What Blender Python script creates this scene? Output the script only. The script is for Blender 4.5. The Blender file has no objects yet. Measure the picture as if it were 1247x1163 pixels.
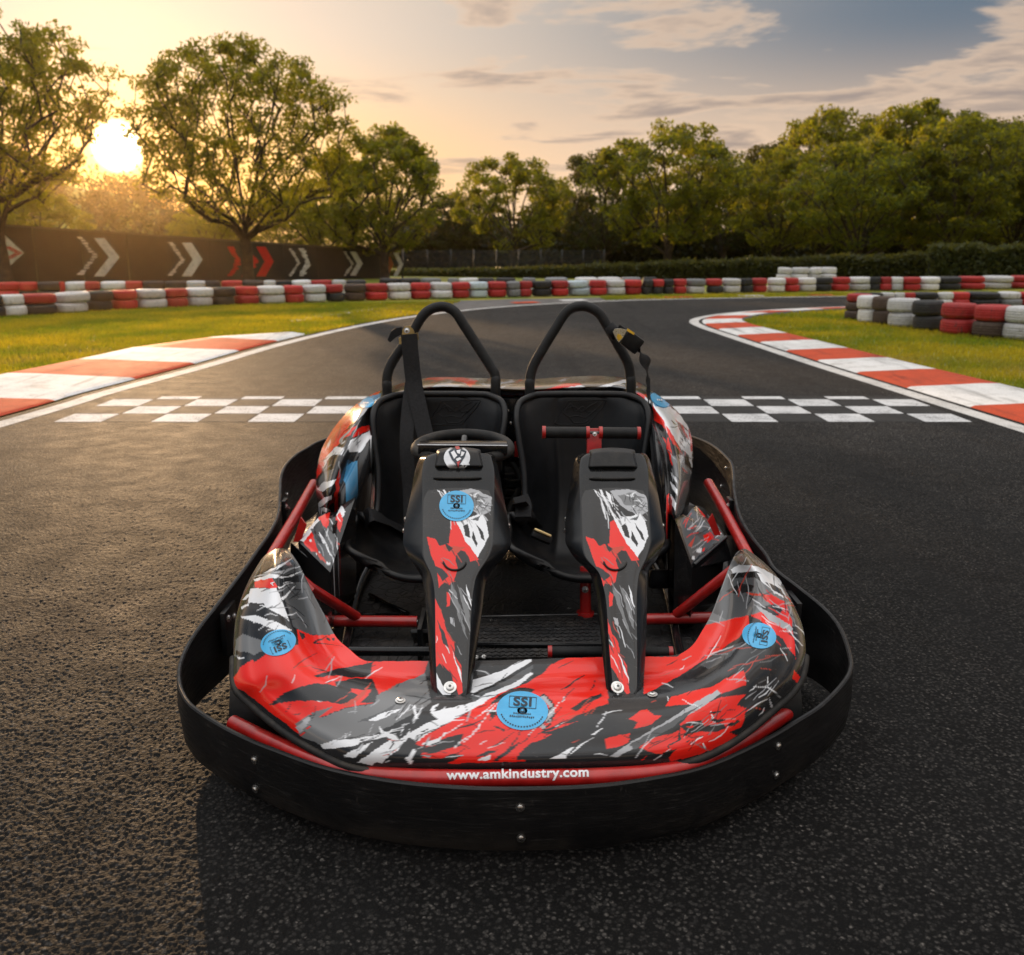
import bpy, bmesh, math, random
import numpy as np
from mathutils import Vector, Matrix, Quaternion
from mathutils.bvhtree import BVHTree

random.seed(7)
rng = np.random.default_rng(7)
S = bpy.context.scene
COL = S.collection
PI = math.pi

# ------------------------------------------------------------------ camera
FPX, CX, CY, HY, CAM_H = 1150.0, 623.5, 581.5, 303.0, 1.15
PITCH = math.atan((CY - HY) / FPX)
CT, ST = math.cos(PITCH), math.sin(PITCH)
cam_data = bpy.data.cameras.new("camera")
cam = bpy.data.objects.new("camera", cam_data)
COL.objects.link(cam)
cam.location = (0, 0, CAM_H)
cam.rotation_euler = (PI / 2 - PITCH, 0, 0)
cam_data.sensor_fit = 'HORIZONTAL'
cam_data.sensor_width = 36.0
cam_data.lens = 36.0 * FPX / 1247.0
cam_data.clip_start = 0.05
cam_data.clip_end = 6000
cam_data.dof.use_dof = True
cam_data.dof.focus_distance = 2.2
cam_data.dof.aperture_fstop = (cam_data.lens / 1000.0) / 0.0058
S.camera = cam

def ray(px, py):
    xc = (px - CX) / FPX
    yc = (py - CY) / FPX
    return xc, CT - yc * ST, -ST - yc * CT
def G(px, py, z=0.0):
    """survey point of the photograph at height z"""
    dx, dy, dz = ray(px, py)
    t = (z - CAM_H) / dz
    return Vector((dx * t, dy * t, z))
def D(px, py, Y):
    """survey point of the photograph at distance Y"""
    dx, dy, dz = ray(px, py)
    t = Y / dy
    return Vector((dx * t, Y, CAM_H + dz * t))
def proj(P):
    P = np.asarray(P, float).reshape(-1, 3)
    h = P[:, 2] - CAM_H
    zc = P[:, 1] * CT - h * ST
    yc = -(P[:, 1] * ST + h * CT)
    return np.stack([CX + FPX * P[:, 0] / zc, CY + FPX * yc / zc], 1)

# ------------------------------------------------------------------ object helpers
def tag(o, label=None, cat=None, group=None, kind=None):
    if label: o['label'] = label
    if cat: o['category'] = cat
    if group: o['group'] = group
    if kind: o['kind'] = kind
    return o
def empty(name, loc=(0, 0, 0), rz=0.0):
    o = bpy.data.objects.new(name, None)
    o.empty_display_size = 0.2
    COL.objects.link(o)
    o.location = loc
    o.rotation_euler = (0, 0, rz)
    return o
def link(name, me, mat=None, parent=None, smooth=True, local=False):
    o = bpy.data.objects.new(name, me)
    COL.objects.link(o)
    if mat is not None:
        for m in (mat if isinstance(mat, (list, tuple)) else [mat]):
            me.materials.append(m)
    if parent is not None:
        o.parent = parent
        if not local and parent.type == 'EMPTY':
            o.location = -Vector(parent.location)
    if smooth and len(me.polygons):
        me.polygons.foreach_set('use_smooth', [True] * len(me.polygons))
    return o
def npmesh(name, V, F, mi=None):
    """mesh from arrays; F is an (n,k) int array or list of index lists"""
    me = bpy.data.meshes.new(name)
    V = np.asarray(V, np.float32)
    if isinstance(F, np.ndarray):
        n, k = F.shape
        me.vertices.add(len(V)); me.vertices.foreach_set('co', V.ravel())
        me.loops.add(n * k); me.loops.foreach_set('vertex_index', F.ravel().astype(np.int32))
        me.polygons.add(n)
        me.polygons.foreach_set('loop_start', np.arange(0, n * k, k, dtype=np.int32))
        if mi is not None:
            me.polygons.foreach_set('material_index', np.asarray(mi, np.int32))
        me.update(calc_edges=True); me.validate()
    else:
        me.from_pydata([tuple(v) for v in V], [], [list(f) for f in F])
        if mi is not None:
            me.polygons.foreach_set('material_index', np.asarray(mi, np.int32))
        me.update()
    return me
def bm_mesh(name, bm):
    bmesh.ops.recalc_face_normals(bm, faces=bm.faces)
    me = bpy.data.meshes.new(name)
    bm.to_mesh(me); bm.free()
    return me
def sharp(me, deg=35):
    """mark edges sharper than deg"""
    bm = bmesh.new(); bm.from_mesh(me)
    lim = math.radians(deg)
    for e in bm.edges:
        if len(e.link_faces) == 2 and e.calc_face_angle(0) > lim:
            e.smooth = False
    bm.to_mesh(me); bm.free()
    return me

def catmull(pts, n, closed=False):
    P = np.asarray(pts, float)
    m = len(P)
    if closed:
        idx = lambda i: P[i % m]
        segs = m
    else:
        idx = lambda i: (P[i] if 0 <= i < m else (2 * P[0] - P[1] if i < 0 else 2 * P[-1] - P[-2]))
        segs = m - 1
    out = []
    ts = np.linspace(0, segs, n, endpoint=not closed)
    for t in ts:
        i = min(int(t), segs - 1); u = t - i
        a, b, c, d = idx(i - 1), idx(i), idx(i + 1), idx(i + 2)
        out.append(0.5 * ((2 * b) + (-a + c) * u + (2 * a - 5 * b + 4 * c - d) * u * u + (-a + 3 * b - 3 * c + d) * u ** 3))
    return np.array(out)
def even(pts, step):
    P = np.asarray(pts, float)
    d = np.r_[0, np.cumsum(np.linalg.norm(np.diff(P, axis=0), axis=1))]
    n = max(2, int(round(d[-1] / step)) + 1)
    t = np.linspace(0, d[-1], n)
    return np.stack([np.interp(t, d, P[:, k]) for k in range(P.shape[1])], 1)

def add_tube(bm, pts, r, seg=12, caps=True, closed=False):
    P = [Vector(p) for p in pts]
    n = len(P)
    rr = list(r) if hasattr(r, '__len__') else [r] * n
    rings = []
    prev = None
    for i, p in enumerate(P):
        if closed:
            t = (P[(i + 1) % n] - P[i - 1])
        else:
            t = P[min(i + 1, n - 1)] - P[max(i - 1, 0)]
        t.normalize()
        if prev is None:
            a = Vector((0, 0, 1)) if abs(t.z) < 0.9 else Vector((1, 0, 0))
            u = t.cross(a).normalized()
        else:
            u = (prev - t * prev.dot(t)).normalized()
        prev = u
        w = t.cross(u)
        rings.append([bm.verts.new(p + (u * math.cos(2 * PI * k / seg) + w * math.sin(2 * PI * k / seg)) * rr[i]) for k in range(seg)])
    m = n if closed else n - 1
    for i in range(m):
        A, B = rings[i], rings[(i + 1) % n]
        for k in range(seg):
            bm.faces.new((A[k], A[(k + 1) % seg], B[(k + 1) % seg], B[k]))
    if caps and not closed:
        bm.faces.new(rings[0][::-1]); bm.faces.new(rings[-1])
def add_box(bm, c, s, rot=None, bevel=0.0):
    M = Matrix.Translation(Vector(c)) @ (rot.to_4x4() if rot is not None else Matrix.Identity(4)) @ Matrix.Diagonal((s[0], s[1], s[2], 1))
    r = bmesh.ops.create_cube(bm, size=1.0, matrix=M)
    if bevel > 0:
        es = list({e for v in r['verts'] for e in v.link_edges})
        bmesh.ops.bevel(bm, geom=es, offset=bevel, segments=2, affect='EDGES', profile=0.6)
def add_lathe(bm, prof, M=None, seg=32):
    """prof: list of (r, z); closed ring profile allowed when first==last"""
    M = M or Matrix.Identity(4)
    loop = prof[0] == prof[-1]
    pr = prof[:-1] if loop else prof
    rings = []
    for k in range(seg):
        a = 2 * PI * k / seg
        rings.append([bm.verts.new(M @ Vector((r * math.cos(a), r * math.sin(a), z))) for r, z in pr])
    n = len(pr)
    for k in range(seg):
        A, B = rings[k], rings[(k + 1) % seg]
        for i in range(n if loop else n - 1):
            j = (i + 1) % n
            try: bm.faces.new((A[i], B[i], B[j], A[j]))
            except ValueError: pass
    bmesh.ops.remove_doubles(bm, verts=bm.verts, dist=1e-6)
def prism(bm, poly, extr):
    """closed polygon of 3-D points extruded by a vector"""
    e = Vector(extr)
    a = [bm.verts.new(Vector(p)) for p in poly]
    b = [bm.verts.new(Vector(p) + e) for p in poly]
    n = len(a)
    bm.faces.new(a); bm.faces.new(b[::-1])
    for i in range(n):
        bm.faces.new((a[i], b[i], b[(i + 1) % n], a[(i + 1) % n]))
def tube_obj(name, pts, r, mat, parent=None, seg=14, smooth_n=0, closed=False):
    bm = bmesh.new()
    P = catmull([tuple(p) for p in pts], smooth_n, closed) if smooth_n else pts
    add_tube(bm, P, r, seg, True, closed)
    return link(name, sharp(bm_mesh(name, bm), 50), mat, parent)
def frame(d, up=(0, 0, 1)):
    """rotation whose z axis is d"""
    d = Vector(d).normalized()
    return d.to_track_quat('Z', 'Y').to_matrix()

# ------------------------------------------------------------------ node helper
class N:
    def __init__(s, tree):
        s.t = tree; s.x = 0
    def new(s, typ, **kw):
        n = s.t.nodes.new(typ); n.location = (s.x, 0); s.x += 40
        ins = kw.pop('i', {})
        for k, v in kw.items(): setattr(n, k, v)
        for k, v in ins.items(): s.set(n.inputs[k], v)
        return n
    def set(s, sock, v):
        if isinstance(v, bpy.types.NodeSocket): s.t.links.new(v, sock)
        elif isinstance(v, bpy.types.Node): s.t.links.new(v.outputs[0], sock)
        else: sock.default_value = v
    def m(s, op, a, b=0.0, c=0.0, clamp=False):
        n = s.t.nodes.new('ShaderNodeMath'); n.operation = op; n.use_clamp = clamp
        s.set(n.inputs[0], a); s.set(n.inputs[1], b); s.set(n.inputs[2], c)
        return n.outputs[0]
    def vm(s, op, a, b=(0, 0, 0)):
        n = s.t.nodes.new('ShaderNodeVectorMath'); n.operation = op
        s.set(n.inputs[0], a); s.set(n.inputs[1], b)
        return n
    def mix(s, f, a, b, blend='MIX'):
        n = s.t.nodes.new('ShaderNodeMix'); n.data_type = 'RGBA'; n.blend_type = blend
        s.set(n.inputs['Factor'], f)
        s.set(n.inputs[6], a if not isinstance(a, tuple) or len(a) == 4 else (*a, 1))
        s.set(n.inputs[7], b if not isinstance(b, tuple) or len(b) == 4 else (*b, 1))
        return n.outputs[2]
    def ss(s, v, lo, hi, a=0.0, b=1.0):
        n = s.t.nodes.new('ShaderNodeMapRange'); n.interpolation_type = 'SMOOTHSTEP'
        s.set(n.inputs[0], v); n.inputs[1].default_value = lo; n.inputs[2].default_value = hi
        n.inputs[3].default_value = a; n.inputs[4].default_value = b
        return n.outputs[0]
    def noise(s, vec, scale, detail=3, rough=0.55, dist=0.0):
        n = s.new('ShaderNodeTexNoise', i={'Scale': scale, 'Detail': detail, 'Roughness': rough, 'Distortion': dist})
        if vec is not None: s.set(n.inputs['Vector'], vec)
        return n
    def vor(s, vec, scale, feature='F1', rnd=1.0):
        n = s.new('ShaderNodeTexVoronoi', feature=feature, i={'Scale': scale, 'Randomness': rnd})
        if vec is not None: s.set(n.inputs['Vector'], vec)
        return n
    def ramp(s, f, stops):
        n = s.t.nodes.new('ShaderNodeValToRGB'); s.set(n.inputs[0], f)
        e = n.color_ramp.elements
        while len(e) < len(stops): e.new(0.5)
        for k, (p, c) in enumerate(stops):
            e[k].position = p; e[k].color = (*c, 1) if len(c) == 3 else c
        return n.outputs[0]
    def bump(s, h, strength=0.3, dist=0.01, normal=None):
        n = s.new('ShaderNodeBump', i={'Strength': strength, 'Distance': dist, 'Height': h})
        if normal is not None: s.set(n.inputs['Normal'], normal)
        return n.outputs[0]
def material(name):
    m = bpy.data.materials.new(name); m.use_nodes = True
    t = m.node_tree; t.nodes.clear()
    n = N(t)
    out = t.nodes.new('ShaderNodeOutputMaterial')
    b = t.nodes.new('ShaderNodeBsdfPrincipled')
    t.links.new(b.outputs[0], out.inputs[0])
    return m, n, b, out
def simple(name, col, rough=0.5, metal=0.0, var=0.15, nscale=30, coat=0.0, bump=0.0, bscale=200, dust=0.0, spec=0.5):
    m, n, b, out = material(name)
    co = n.new('ShaderNodeTexCoord').outputs['Object']
    no = n.noise(co, nscale, 4)
    dark = tuple(c * (1 - var) for c in col); lite = tuple(min(1, c * (1 + var)) for c in col)
    c = n.mix(n.ss(no, .3, .7), dark, lite)
    if dust > 0:
        geo = n.new('ShaderNodeNewGeometry')
        up = n.new('ShaderNodeSeparateXYZ', i={0: geo.outputs['Normal']}).outputs[2]
        d = n.m('MULTIPLY', n.ss(up, .2, 1.0), n.ss(n.noise(co, 9, 6, .7), .42, .75))
        c = n.mix(n.m('MULTIPLY', d, dust), c, (.16, .13, .10))
    n.set(b.inputs['Base Color'], c)
    n.set(b.inputs['Roughness'], n.m('ADD', rough - .06, n.m('MULTIPLY', n.noise(co, nscale * 2.3, 3), .12)))
    b.inputs['Metallic'].default_value = metal
    b.inputs['Coat Weight'].default_value = coat
    b.inputs['Coat Roughness'].default_value = .06
    b.inputs['Specular IOR Level'].default_value = spec
    if bump > 0:
        n.set(b.inputs['Normal'], n.bump(n.noise(co, bscale, 3).outputs[0], bump, .002))
    return m
# ------------------------------------------------------------------ sun, sky, exposure
SUN_AZ, SUN_EL = math.radians(-21.6), math.radians(5.3)
sun_dir = Vector((math.sin(SUN_AZ) * math.cos(SUN_EL), math.cos(SUN_AZ) * math.cos(SUN_EL), math.sin(SUN_EL)))
ld = bpy.data.lights.new("sun", 'SUN')
ld.energy = 4.4; ld.angle = math.radians(0.55); ld.color = (1.0, 0.64, 0.34)
sun = bpy.data.objects.new("sun", ld); COL.objects.link(sun)
sun.location = (-20, 40, 30)
sun.rotation_euler = sun_dir.to_track_quat('Z', 'Y').to_euler()

S.view_settings.view_transform = 'Standard'
S.view_settings.look = 'None'
S.view_settings.gamma = 1.0
S.view_settings.exposure = 0.0
S.render.engine = 'CYCLES'
S.cycles.use_denoising = True
S.cycles.max_bounces = 8
S.cycles.transparent_max_bounces = 8
S.cycles.volume_bounces = 0
S.cycles.sample_clamp_indirect = 6.0
S.cycles.caustics_reflective = False
S.cycles.caustics_refractive = False

W = bpy.data.worlds.new("World"); S.world = W; W.use_nodes = True
wt = W.node_tree; wt.nodes.clear(); n = N(wt)
wo = wt.nodes.new('ShaderNodeOutputWorld'); bg = wt.nodes.new('ShaderNodeBackground')
wt.links.new(bg.outputs[0], wo.inputs[0])
sky = n.new('ShaderNodeTexSky', sky_type='NISHITA', sun_disc=False, sun_elevation=SUN_EL, sun_rotation=SUN_AZ,
            altitude=50.0, air_density=1.0, dust_density=3.0, ozone_density=1.2)
gen = n.new('ShaderNodeTexCoord').outputs['Generated']
vec = n.vm('NORMALIZE', gen).outputs[0]
sep = n.new('ShaderNodeSeparateXYZ', i={0: vec})
vx, vy, vz = sep.outputs
upz = n.m('MAXIMUM', vz, 0.0)
cosun = n.vm('DOT_PRODUCT', vec, tuple(sun_dir)).outputs['Value']
ang = n.m('ARCCOSINE', n.m('MINIMUM', cosun, 0.99999))
# open sky: peach near the sun and the horizon, blue-grey away from it (units of the finished picture, /10)
hor = n.m('POWER', n.m('SUBTRACT', 1.0, n.m('MINIMUM', upz, 1.0)), 6.0)
warm = n.mix(n.ss(ang, .06, .80), (9.2, 7.7, 6.3), (1.45, 1.95, 2.55))
base = n.mix(n.ss(vz, .05, .21), n.mix(n.ss(ang, .05, .50), (12.5, 7.2, 2.4), (9.6, 6.9, 4.8)), warm)
skyc = n.mix(.03, base, n.mix(1.0, sky.outputs[0], (1, 1, 1), 'MULTIPLY'))
skyc = n.mix(n.ss(vz, .32, .75), skyc, (16.5, 16.3, 16.2))          # unseen bright veil overhead, added to light the kart from above
# cloud layer: flat bands seen in perspective
den = n.m('ADD', upz, 0.07)
cu = n.m('DIVIDE', vx, den); cv = n.m('DIVIDE', vy, den)
cvec = n.new('ShaderNodeCombineXYZ', i={0: n.m('MULTIPLY', cu, .80), 1: n.m('MULTIPLY', cv, 1.0), 2: 0.37}).outputs[0]
n1 = n.noise(cvec, 1.5, 7, .55, .3).outputs[0]
n2 = n.noise(cvec, 5.5, 6, .60).outputs[0]
body = n.m('ADD', n1, n.m('MULTIPLY', n.m('SUBTRACT', n2, .5), .22))
azr = n.m('ARCTAN2', vx, vy)
place = n.m('ADD', n.ss(azr, -.20, .10, -.09, .060), n.ss(vz, .145, .20, 0.0, -.09))
dens = n.ss(n.m('ADD', body, place), .50, .60)
dens = n.m('MULTIPLY', dens, n.ss(vz, .05, .10))
edge = n.ss(n.m('ADD', body, place), .50, .72)
ccol = n.mix(edge, (8.8, 6.5, 4.7), (3.6, 3.0, 2.75))
skyc = n.mix(n.m('MULTIPLY', dens, .85), skyc, ccol)
# the sun's own glow in the hazy air of the sky
g1 = n.m('MULTIPLY', n.m('POWER', n.m('DIVIDE', n.m('SUBTRACT', .34, n.m('MINIMUM', ang, .34)), .34), 2.5), 3.2)
g2 = n.m('MULTIPLY', n.m('POWER', n.m('DIVIDE', n.m('SUBTRACT', .16, n.m('MINIMUM', ang, .16)), .16), 2.0), 7.0)
g3 = n.m('MULTIPLY', n.ss(ang, .026, .008), 90.0)
def glow(c, k): return n.mix(1.0, c, n.new('ShaderNodeCombineXYZ', i={0: k, 1: k, 2: k}).outputs[0], 'MULTIPLY')
skyc = n.mix(1.0, skyc, glow((1.0, .55, .16), g1), 'ADD')
skyc = n.mix(1.0, skyc, glow((1.0, .56, .17), g2), 'ADD')
skyc = n.mix(1.0, skyc, glow((1.0, .85, .55), g3), 'ADD')
n.set(bg.inputs[0], skyc)
bg.inputs[1].default_value = 0.10

# ------------------------------------------------------------------ ground materials
def mat_asphalt():
    m, n, b, out = material("asphalt")
    co = n.new('ShaderNodeTexCoord').outputs['Object']
    gr = n.vor(co, 95).outputs['Distance']
    gr2 = n.vor(co, 210).outputs['Distance']
    fine = n.noise(co, 320, 3, .6).outputs[0]
    big = n.noise(co, .55, 5, .6, .6).outputs[0]
    mid = n.noise(co, 6, 4, .6).outputs[0]
    stone = n.new('ShaderNodeSeparateXYZ', i={0: n.vor(co, 120).outputs['Color']}).outputs[0]
    stone2 = n.new('ShaderNodeSeparateXYZ', i={0: n.vor(co, 260).outputs['Color']}).outputs[1]
    c = n.ramp(n.m('ADD', n.m('MULTIPLY', stone, .62), n.m('MULTIPLY', stone2, .38)),
               [(.15, (.010, .010, .0103)), (.50, (.023, .0227, .0224)), (.70, (.040, .039, .038)), (.84, (.060, .058, .055)), (.96, (.13, .125, .12))])
    c = n.mix(n.ss(gr, .25, .55), c, (.003, .003, .003))
    c = n.mix(n.ss(fine, .60, .74, 0, .4), c, (.085, .080, .075))
    c = n.mix(1.0, c, n.ramp(big, [(.3, (.62, .62, .62)), (.55, (.95, .94, .93)), (.75, (1.5, 1.45, 1.4))]), 'MULTIPLY')
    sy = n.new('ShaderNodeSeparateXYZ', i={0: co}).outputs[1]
    sheen = n.m('ADD', n.ss(n.m('ADD', sy, n.m('MULTIPLY', big, 3.0)), 4.5, 10.0, 1.0, 2.3), 0.0)  # lightens far asphalt: grazing sheen put into the base colour
    c = n.mix(1.0, c, n.new('ShaderNodeCombineXYZ', i={0: n.m('MULTIPLY', sheen, 1.02), 1: n.m('MULTIPLY', sheen, .97), 2: n.m('MULTIPLY', sheen, .92)}).outputs[0], 'MULTIPLY')
    # tyre rubber laid along the racing line
    sx = n.new('ShaderNodeSeparateXYZ', i={0: co})
    st = n.new('ShaderNodeCombineXYZ', i={0: n.m('MULTIPLY', sx.outputs[0], 2.2), 1: n.m('MULTIPLY', sx.outputs[1], .10), 2: 0.0}).outputs[0]
    rub = n.noise(st, 1.6, 4, .6).outputs[0]
    c = n.mix(n.ss(rub, .50, .70, 0, .55), c, (.006, .006, .006))
    n.set(b.inputs['Base Color'], c)
    n.set(b.inputs['Roughness'], n.m('ADD', .62, n.m('MULTIPLY', mid, .28)))
    b.inputs['Specular IOR Level'].default_value = .13
    h = n.m('ADD', n.m('MULTIPLY', n.ss(gr, .0, .6, 1.0, 0.0), .8), n.m('ADD', n.m('MULTIPLY', stone, .9), n.m('ADD', n.m('MULTIPLY', gr2, -.5), n.m('MULTIPLY', fine, .6))))
    nn = n.bump(h, .55, .0028)
    nn = n.bump(mid, .12, .02, nn)
    n.set(b.inputs['Normal'], nn)
    return m
def mat_grass(name, blade=False):
    m, n, b, out = material(name)
    co = n.new('ShaderNodeTexCoord').outputs['Object']
    a = n.noise(co, .7, 5, .6).outputs[0]
    f = n.noise(co, 14, 4, .7).outputs[0]
    c = n.mix(n.ss(a, .35, .65), (.12, .18, .014), (.36, .30, .024))
    c = n.mix(n.ss(f, .3, .75), n.mix(.4, c, (.03, .045, .008)), c)
    dry = n.noise(co, .33, 6, .68, .4).outputs[0]
    c = n.mix(n.ss(dry, .54, .68, 0, .62), c, (.27, .21, .075))
    if blade:
        rnd = n.new('ShaderNodeNewGeometry').outputs['Random Per Island']
        c = n.mix(n.m('MULTIPLY', rnd, .45), c, (.17, .15, .03))
    n.set(b.inputs['Base Color'], c)
    b.inputs['Roughness'].default_value = .6
    b.inputs['Specular IOR Level'].default_value = .2
    if blade:
        tr = n.new('ShaderNodeBsdfTranslucent'); n.set(tr.inputs[0], n.mix(1.0, c, (3.0, 2.7, 1.2), 'MULTIPLY'))
        mx = n.new('ShaderNodeMixShader'); mx.inputs[0].default_value = .5
        n.t.links.new(b.outputs[0], mx.inputs[1]); n.t.links.new(tr.outputs[0], mx.inputs[2])
        n.t.links.new(mx.outputs[0], out.inputs[0])
    else:
        n.set(b.inputs['Normal'], n.bump(f, .6, .03))
    return m
def mat_paint(name, col, wear=.5, wearcol=(.05, .047, .044), rough=.75, grain=95, scuff=0.0):
    m, n, b, out = material(name)
    co = n.new('ShaderNodeTexCoord').outputs['Object']
    a = n.noise(co, 5.0, 6, .7).outputs[0]
    v = n.vor(co, grain).outputs['Distance']
    st = n.noise(co, 1.3, 5, .65, .8).outputs[0]
    k = n.ss(n.m('ADD', n.m('MULTIPLY', a, .7), n.m('MULTIPLY', v, .35)), .48, .80)
    c = n.mix(n.ss(st, .42, .72, 0, .32), col, tuple(x * .45 + .02 for x in col))
    c = n.mix(n.m('MULTIPLY', k, wear), c, wearcol)
    if scuff:
        sx = n.vm('MULTIPLY', co, (5.5, .55, 1.0)).outputs[0]
        sk = n.noise(sx, 1.0, 5, .68, .5).outputs[0]
        c = n.mix(n.m('MULTIPLY', n.ss(sk, .53, .70), scuff), c, (.022, .020, .019))
        jn = n.vor(co, 1.4).outputs['Distance']
        c = n.mix(n.m('MULTIPLY', n.ss(n.noise(co, 2.2, 6, .75).outputs[0], .55, .72), scuff * .7), c, (.13, .10, .06))
    n.set(b.inputs['Base Color'], c)
    n.set(b.inputs['Roughness'], n.m('ADD', rough - .1, n.m('MULTIPLY', a, .25)))
    b.inputs['Specular IOR Level'].default_value = .15
    n.set(b.inputs['Normal'], n.bump(n.m('ADD', v, n.m('MULTIPLY', a, .5)), .5, .003))
    return m
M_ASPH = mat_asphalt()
M_GRASS = mat_grass("turf")
M_BLADE = mat_grass("grass_blades", True)
M_LINE = mat_paint("line_paint", (.62, .60, .57), .75)
M_CHECK = mat_paint("checker_white", (.62, .62, .62), .85)
M_CHECKD = mat_paint("checker_dark", (.034, .033, .032), .8, (.02, .02, .02))
M_KR = mat_paint("kerb_red", (.52, .070, .026), .55, (.10, .05, .035), scuff=.55)
M_KW = mat_paint("kerb_white", (.72, .71, .69), .55, (.16, .14, .12), scuff=.55)
M_KSIDE = simple("kerb_side", (.10, .095, .09), .8)
M_RUN = simple("runoff_tarmac", (.085, .078, .072), .7, var=.35, nscale=3)

# ------------------------------------------------------------------ ground sheets
def sheet(name, poly, z, mat, kind='structure'):
    bm = bmesh.new()
    bm.faces.new([bm.verts.new((p[0], p[1], z)) for p in poly])
    bmesh.ops.triangulate(bm, faces=bm.faces)
    o = link(name, bm_mesh(name, bm), mat, smooth=False)
    if o.data.polygons[0].normal.z < 0: o.data.flip_normals()
    return tag(o, kind=kind)
R0 = 900
sheet("ground", [(-R0, -R0), (R0, -R0), (R0, R0), (-R0, R0)], -0.012, M_GRASS)

outer_px = [(0, 517), (120, 481), (250, 446), (330, 422.5), (400, 405), (450, 394.5), (500, 386), (560, 378.5), (620, 373), (700, 368.3), (800, 364.8), (950, 362), (1100, 360.2), (1247, 359)]
outer = [(G(x, y).x, G(x, y).y) for x, y in outer_px]
dx, dy = outer[0][0] - outer[2][0], outer[0][1] - outer[2][1]
outer = [(outer[0][0] + dx * 5.5, outer[0][1] + dy * 5.5), (outer[0][0] + dx * 2.5, outer[0][1] + dy * 2.5)] + outer + [(30, 24.2), (45, 23.5)]
inner_px = [(1247, 523), (1100, 477), (1000, 446), (930, 423), (880, 406.5), (854, 397.5), (845, 391.5), (855, 386.5), (890, 381.3), (950, 377), (1030, 373.5), (1120, 371)]
inner = [(G(x, y).x, G(x, y).y) for x, y in inner_px]
dx, dy = inner[0][0] - inner[2][0], inner[0][1] - inner[2][1]
inner = [(inner[0][0] + dx * 3.5, inner[0][1] + dy * 3.5)] + inner + [(20, 19.6), (45, 19.0)]
outer = even(catmull(outer, 400), .25)
inner = even(catmull(inner, 400), .25)
def offset(line, d):
    L = np.asarray(line); t = np.gradient(L, axis=0); t /= np.linalg.norm(t, axis=1)[:, None]
    return L + np.stack([-t[:, 1], t[:, 0]], 1) * (d[:, None] if hasattr(d, '__len__') else d)
ao = offset(outer, .16); ai = offset(inner, -.16)
poly = [tuple(p) for p in ao] + [tuple(p) for p in ai[::-1]]
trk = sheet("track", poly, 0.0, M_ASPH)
# near the kart the chippings of the asphalt are modelled: rounded stones of different heights
def chippings():
    ys = 1.08 * (6.35 / 1.08) ** (np.arange(720) / 719.0)
    us = np.linspace(-.66, .66, 860)
    Y, U = np.meshgrid(ys, us, indexing='ij'); X = U * Y
    H = np.zeros(X.shape)
    for cell, amp, seed in ((.0085, .0025, 1), (.0050, .0012, 2)):
        q = np.random.default_rng(seed); T_ = 256
        jx, jy = q.uniform(.1, .9, (T_, T_)), q.uniform(.1, .9, (T_, T_)); hh = q.uniform(.15, 1, (T_, T_)) ** 1.3; rr = q.uniform(.50, .85, (T_, T_)); ec = q.uniform(.6, 1.4, (T_, T_))
        gx, gy = X / cell, Y / cell; ix, iy = np.floor(gx).astype(int), np.floor(gy).astype(int)
        best = np.zeros(X.shape)
        for a in (-1, 0, 1):
            for b_ in (-1, 0, 1):
                k, l = (ix + a) % T_, (iy + b_) % T_
                d2 = ((gx - ix - a - jx[k, l]) * ec[k, l]) ** 2 + ((gy - iy - b_ - jy[k, l]) / ec[k, l]) ** 2
                best = np.maximum(best, hh[k, l] * np.sqrt(np.clip(1 - d2 / rr[k, l] ** 2, 0, 1)))
        H += best * amp
    fade = np.clip((6.30 - Y) / 1.9, 0, 1) * np.clip((Y - 1.08) / .05, 0, 1) * np.clip((.66 - np.abs(U)) / .03, 0, 1)
    Z = .0006 + H * fade
    V = np.stack([X, Y, Z], -1).reshape(-1, 3); m_ = 860
    i = (np.arange(719)[:, None] * m_ + np.arange(m_ - 1)[None]).ravel()
    return V, np.stack([i, i + 1, i + m_ + 1, i + m_], 1)
Vc, Fc = chippings()
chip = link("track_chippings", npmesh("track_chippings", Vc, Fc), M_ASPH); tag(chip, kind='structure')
def strip(name, A, B, za, zb, mats, mi=None, kind='structure', thick=None):
    A = np.asarray(A); B = np.asarray(B); n_ = len(A)
    V = np.concatenate([np.c_[A, np.full(n_, za) if np.isscalar(za) else za], np.c_[B, np.full(n_, zb) if np.isscalar(zb) else zb]])
    i = np.arange(n_ - 1)
    F = np.stack([i, i + 1, i + 1 + n_, i + n_], 1)
    me = npmesh(name, V, F, mi)
    o = link(name, me, mats, smooth=False)
    if me.polygons[0].normal.z < 0: me.flip_normals()
    return tag(o, kind=kind)
strip("outer_track_line", offset(outer, -.075), offset(outer, .075), .0015, .0015, M_LINE)
strip("inner_track_line", offset(inner, -.075), offset(inner, .075), .0015, .0015, M_LINE)

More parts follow.
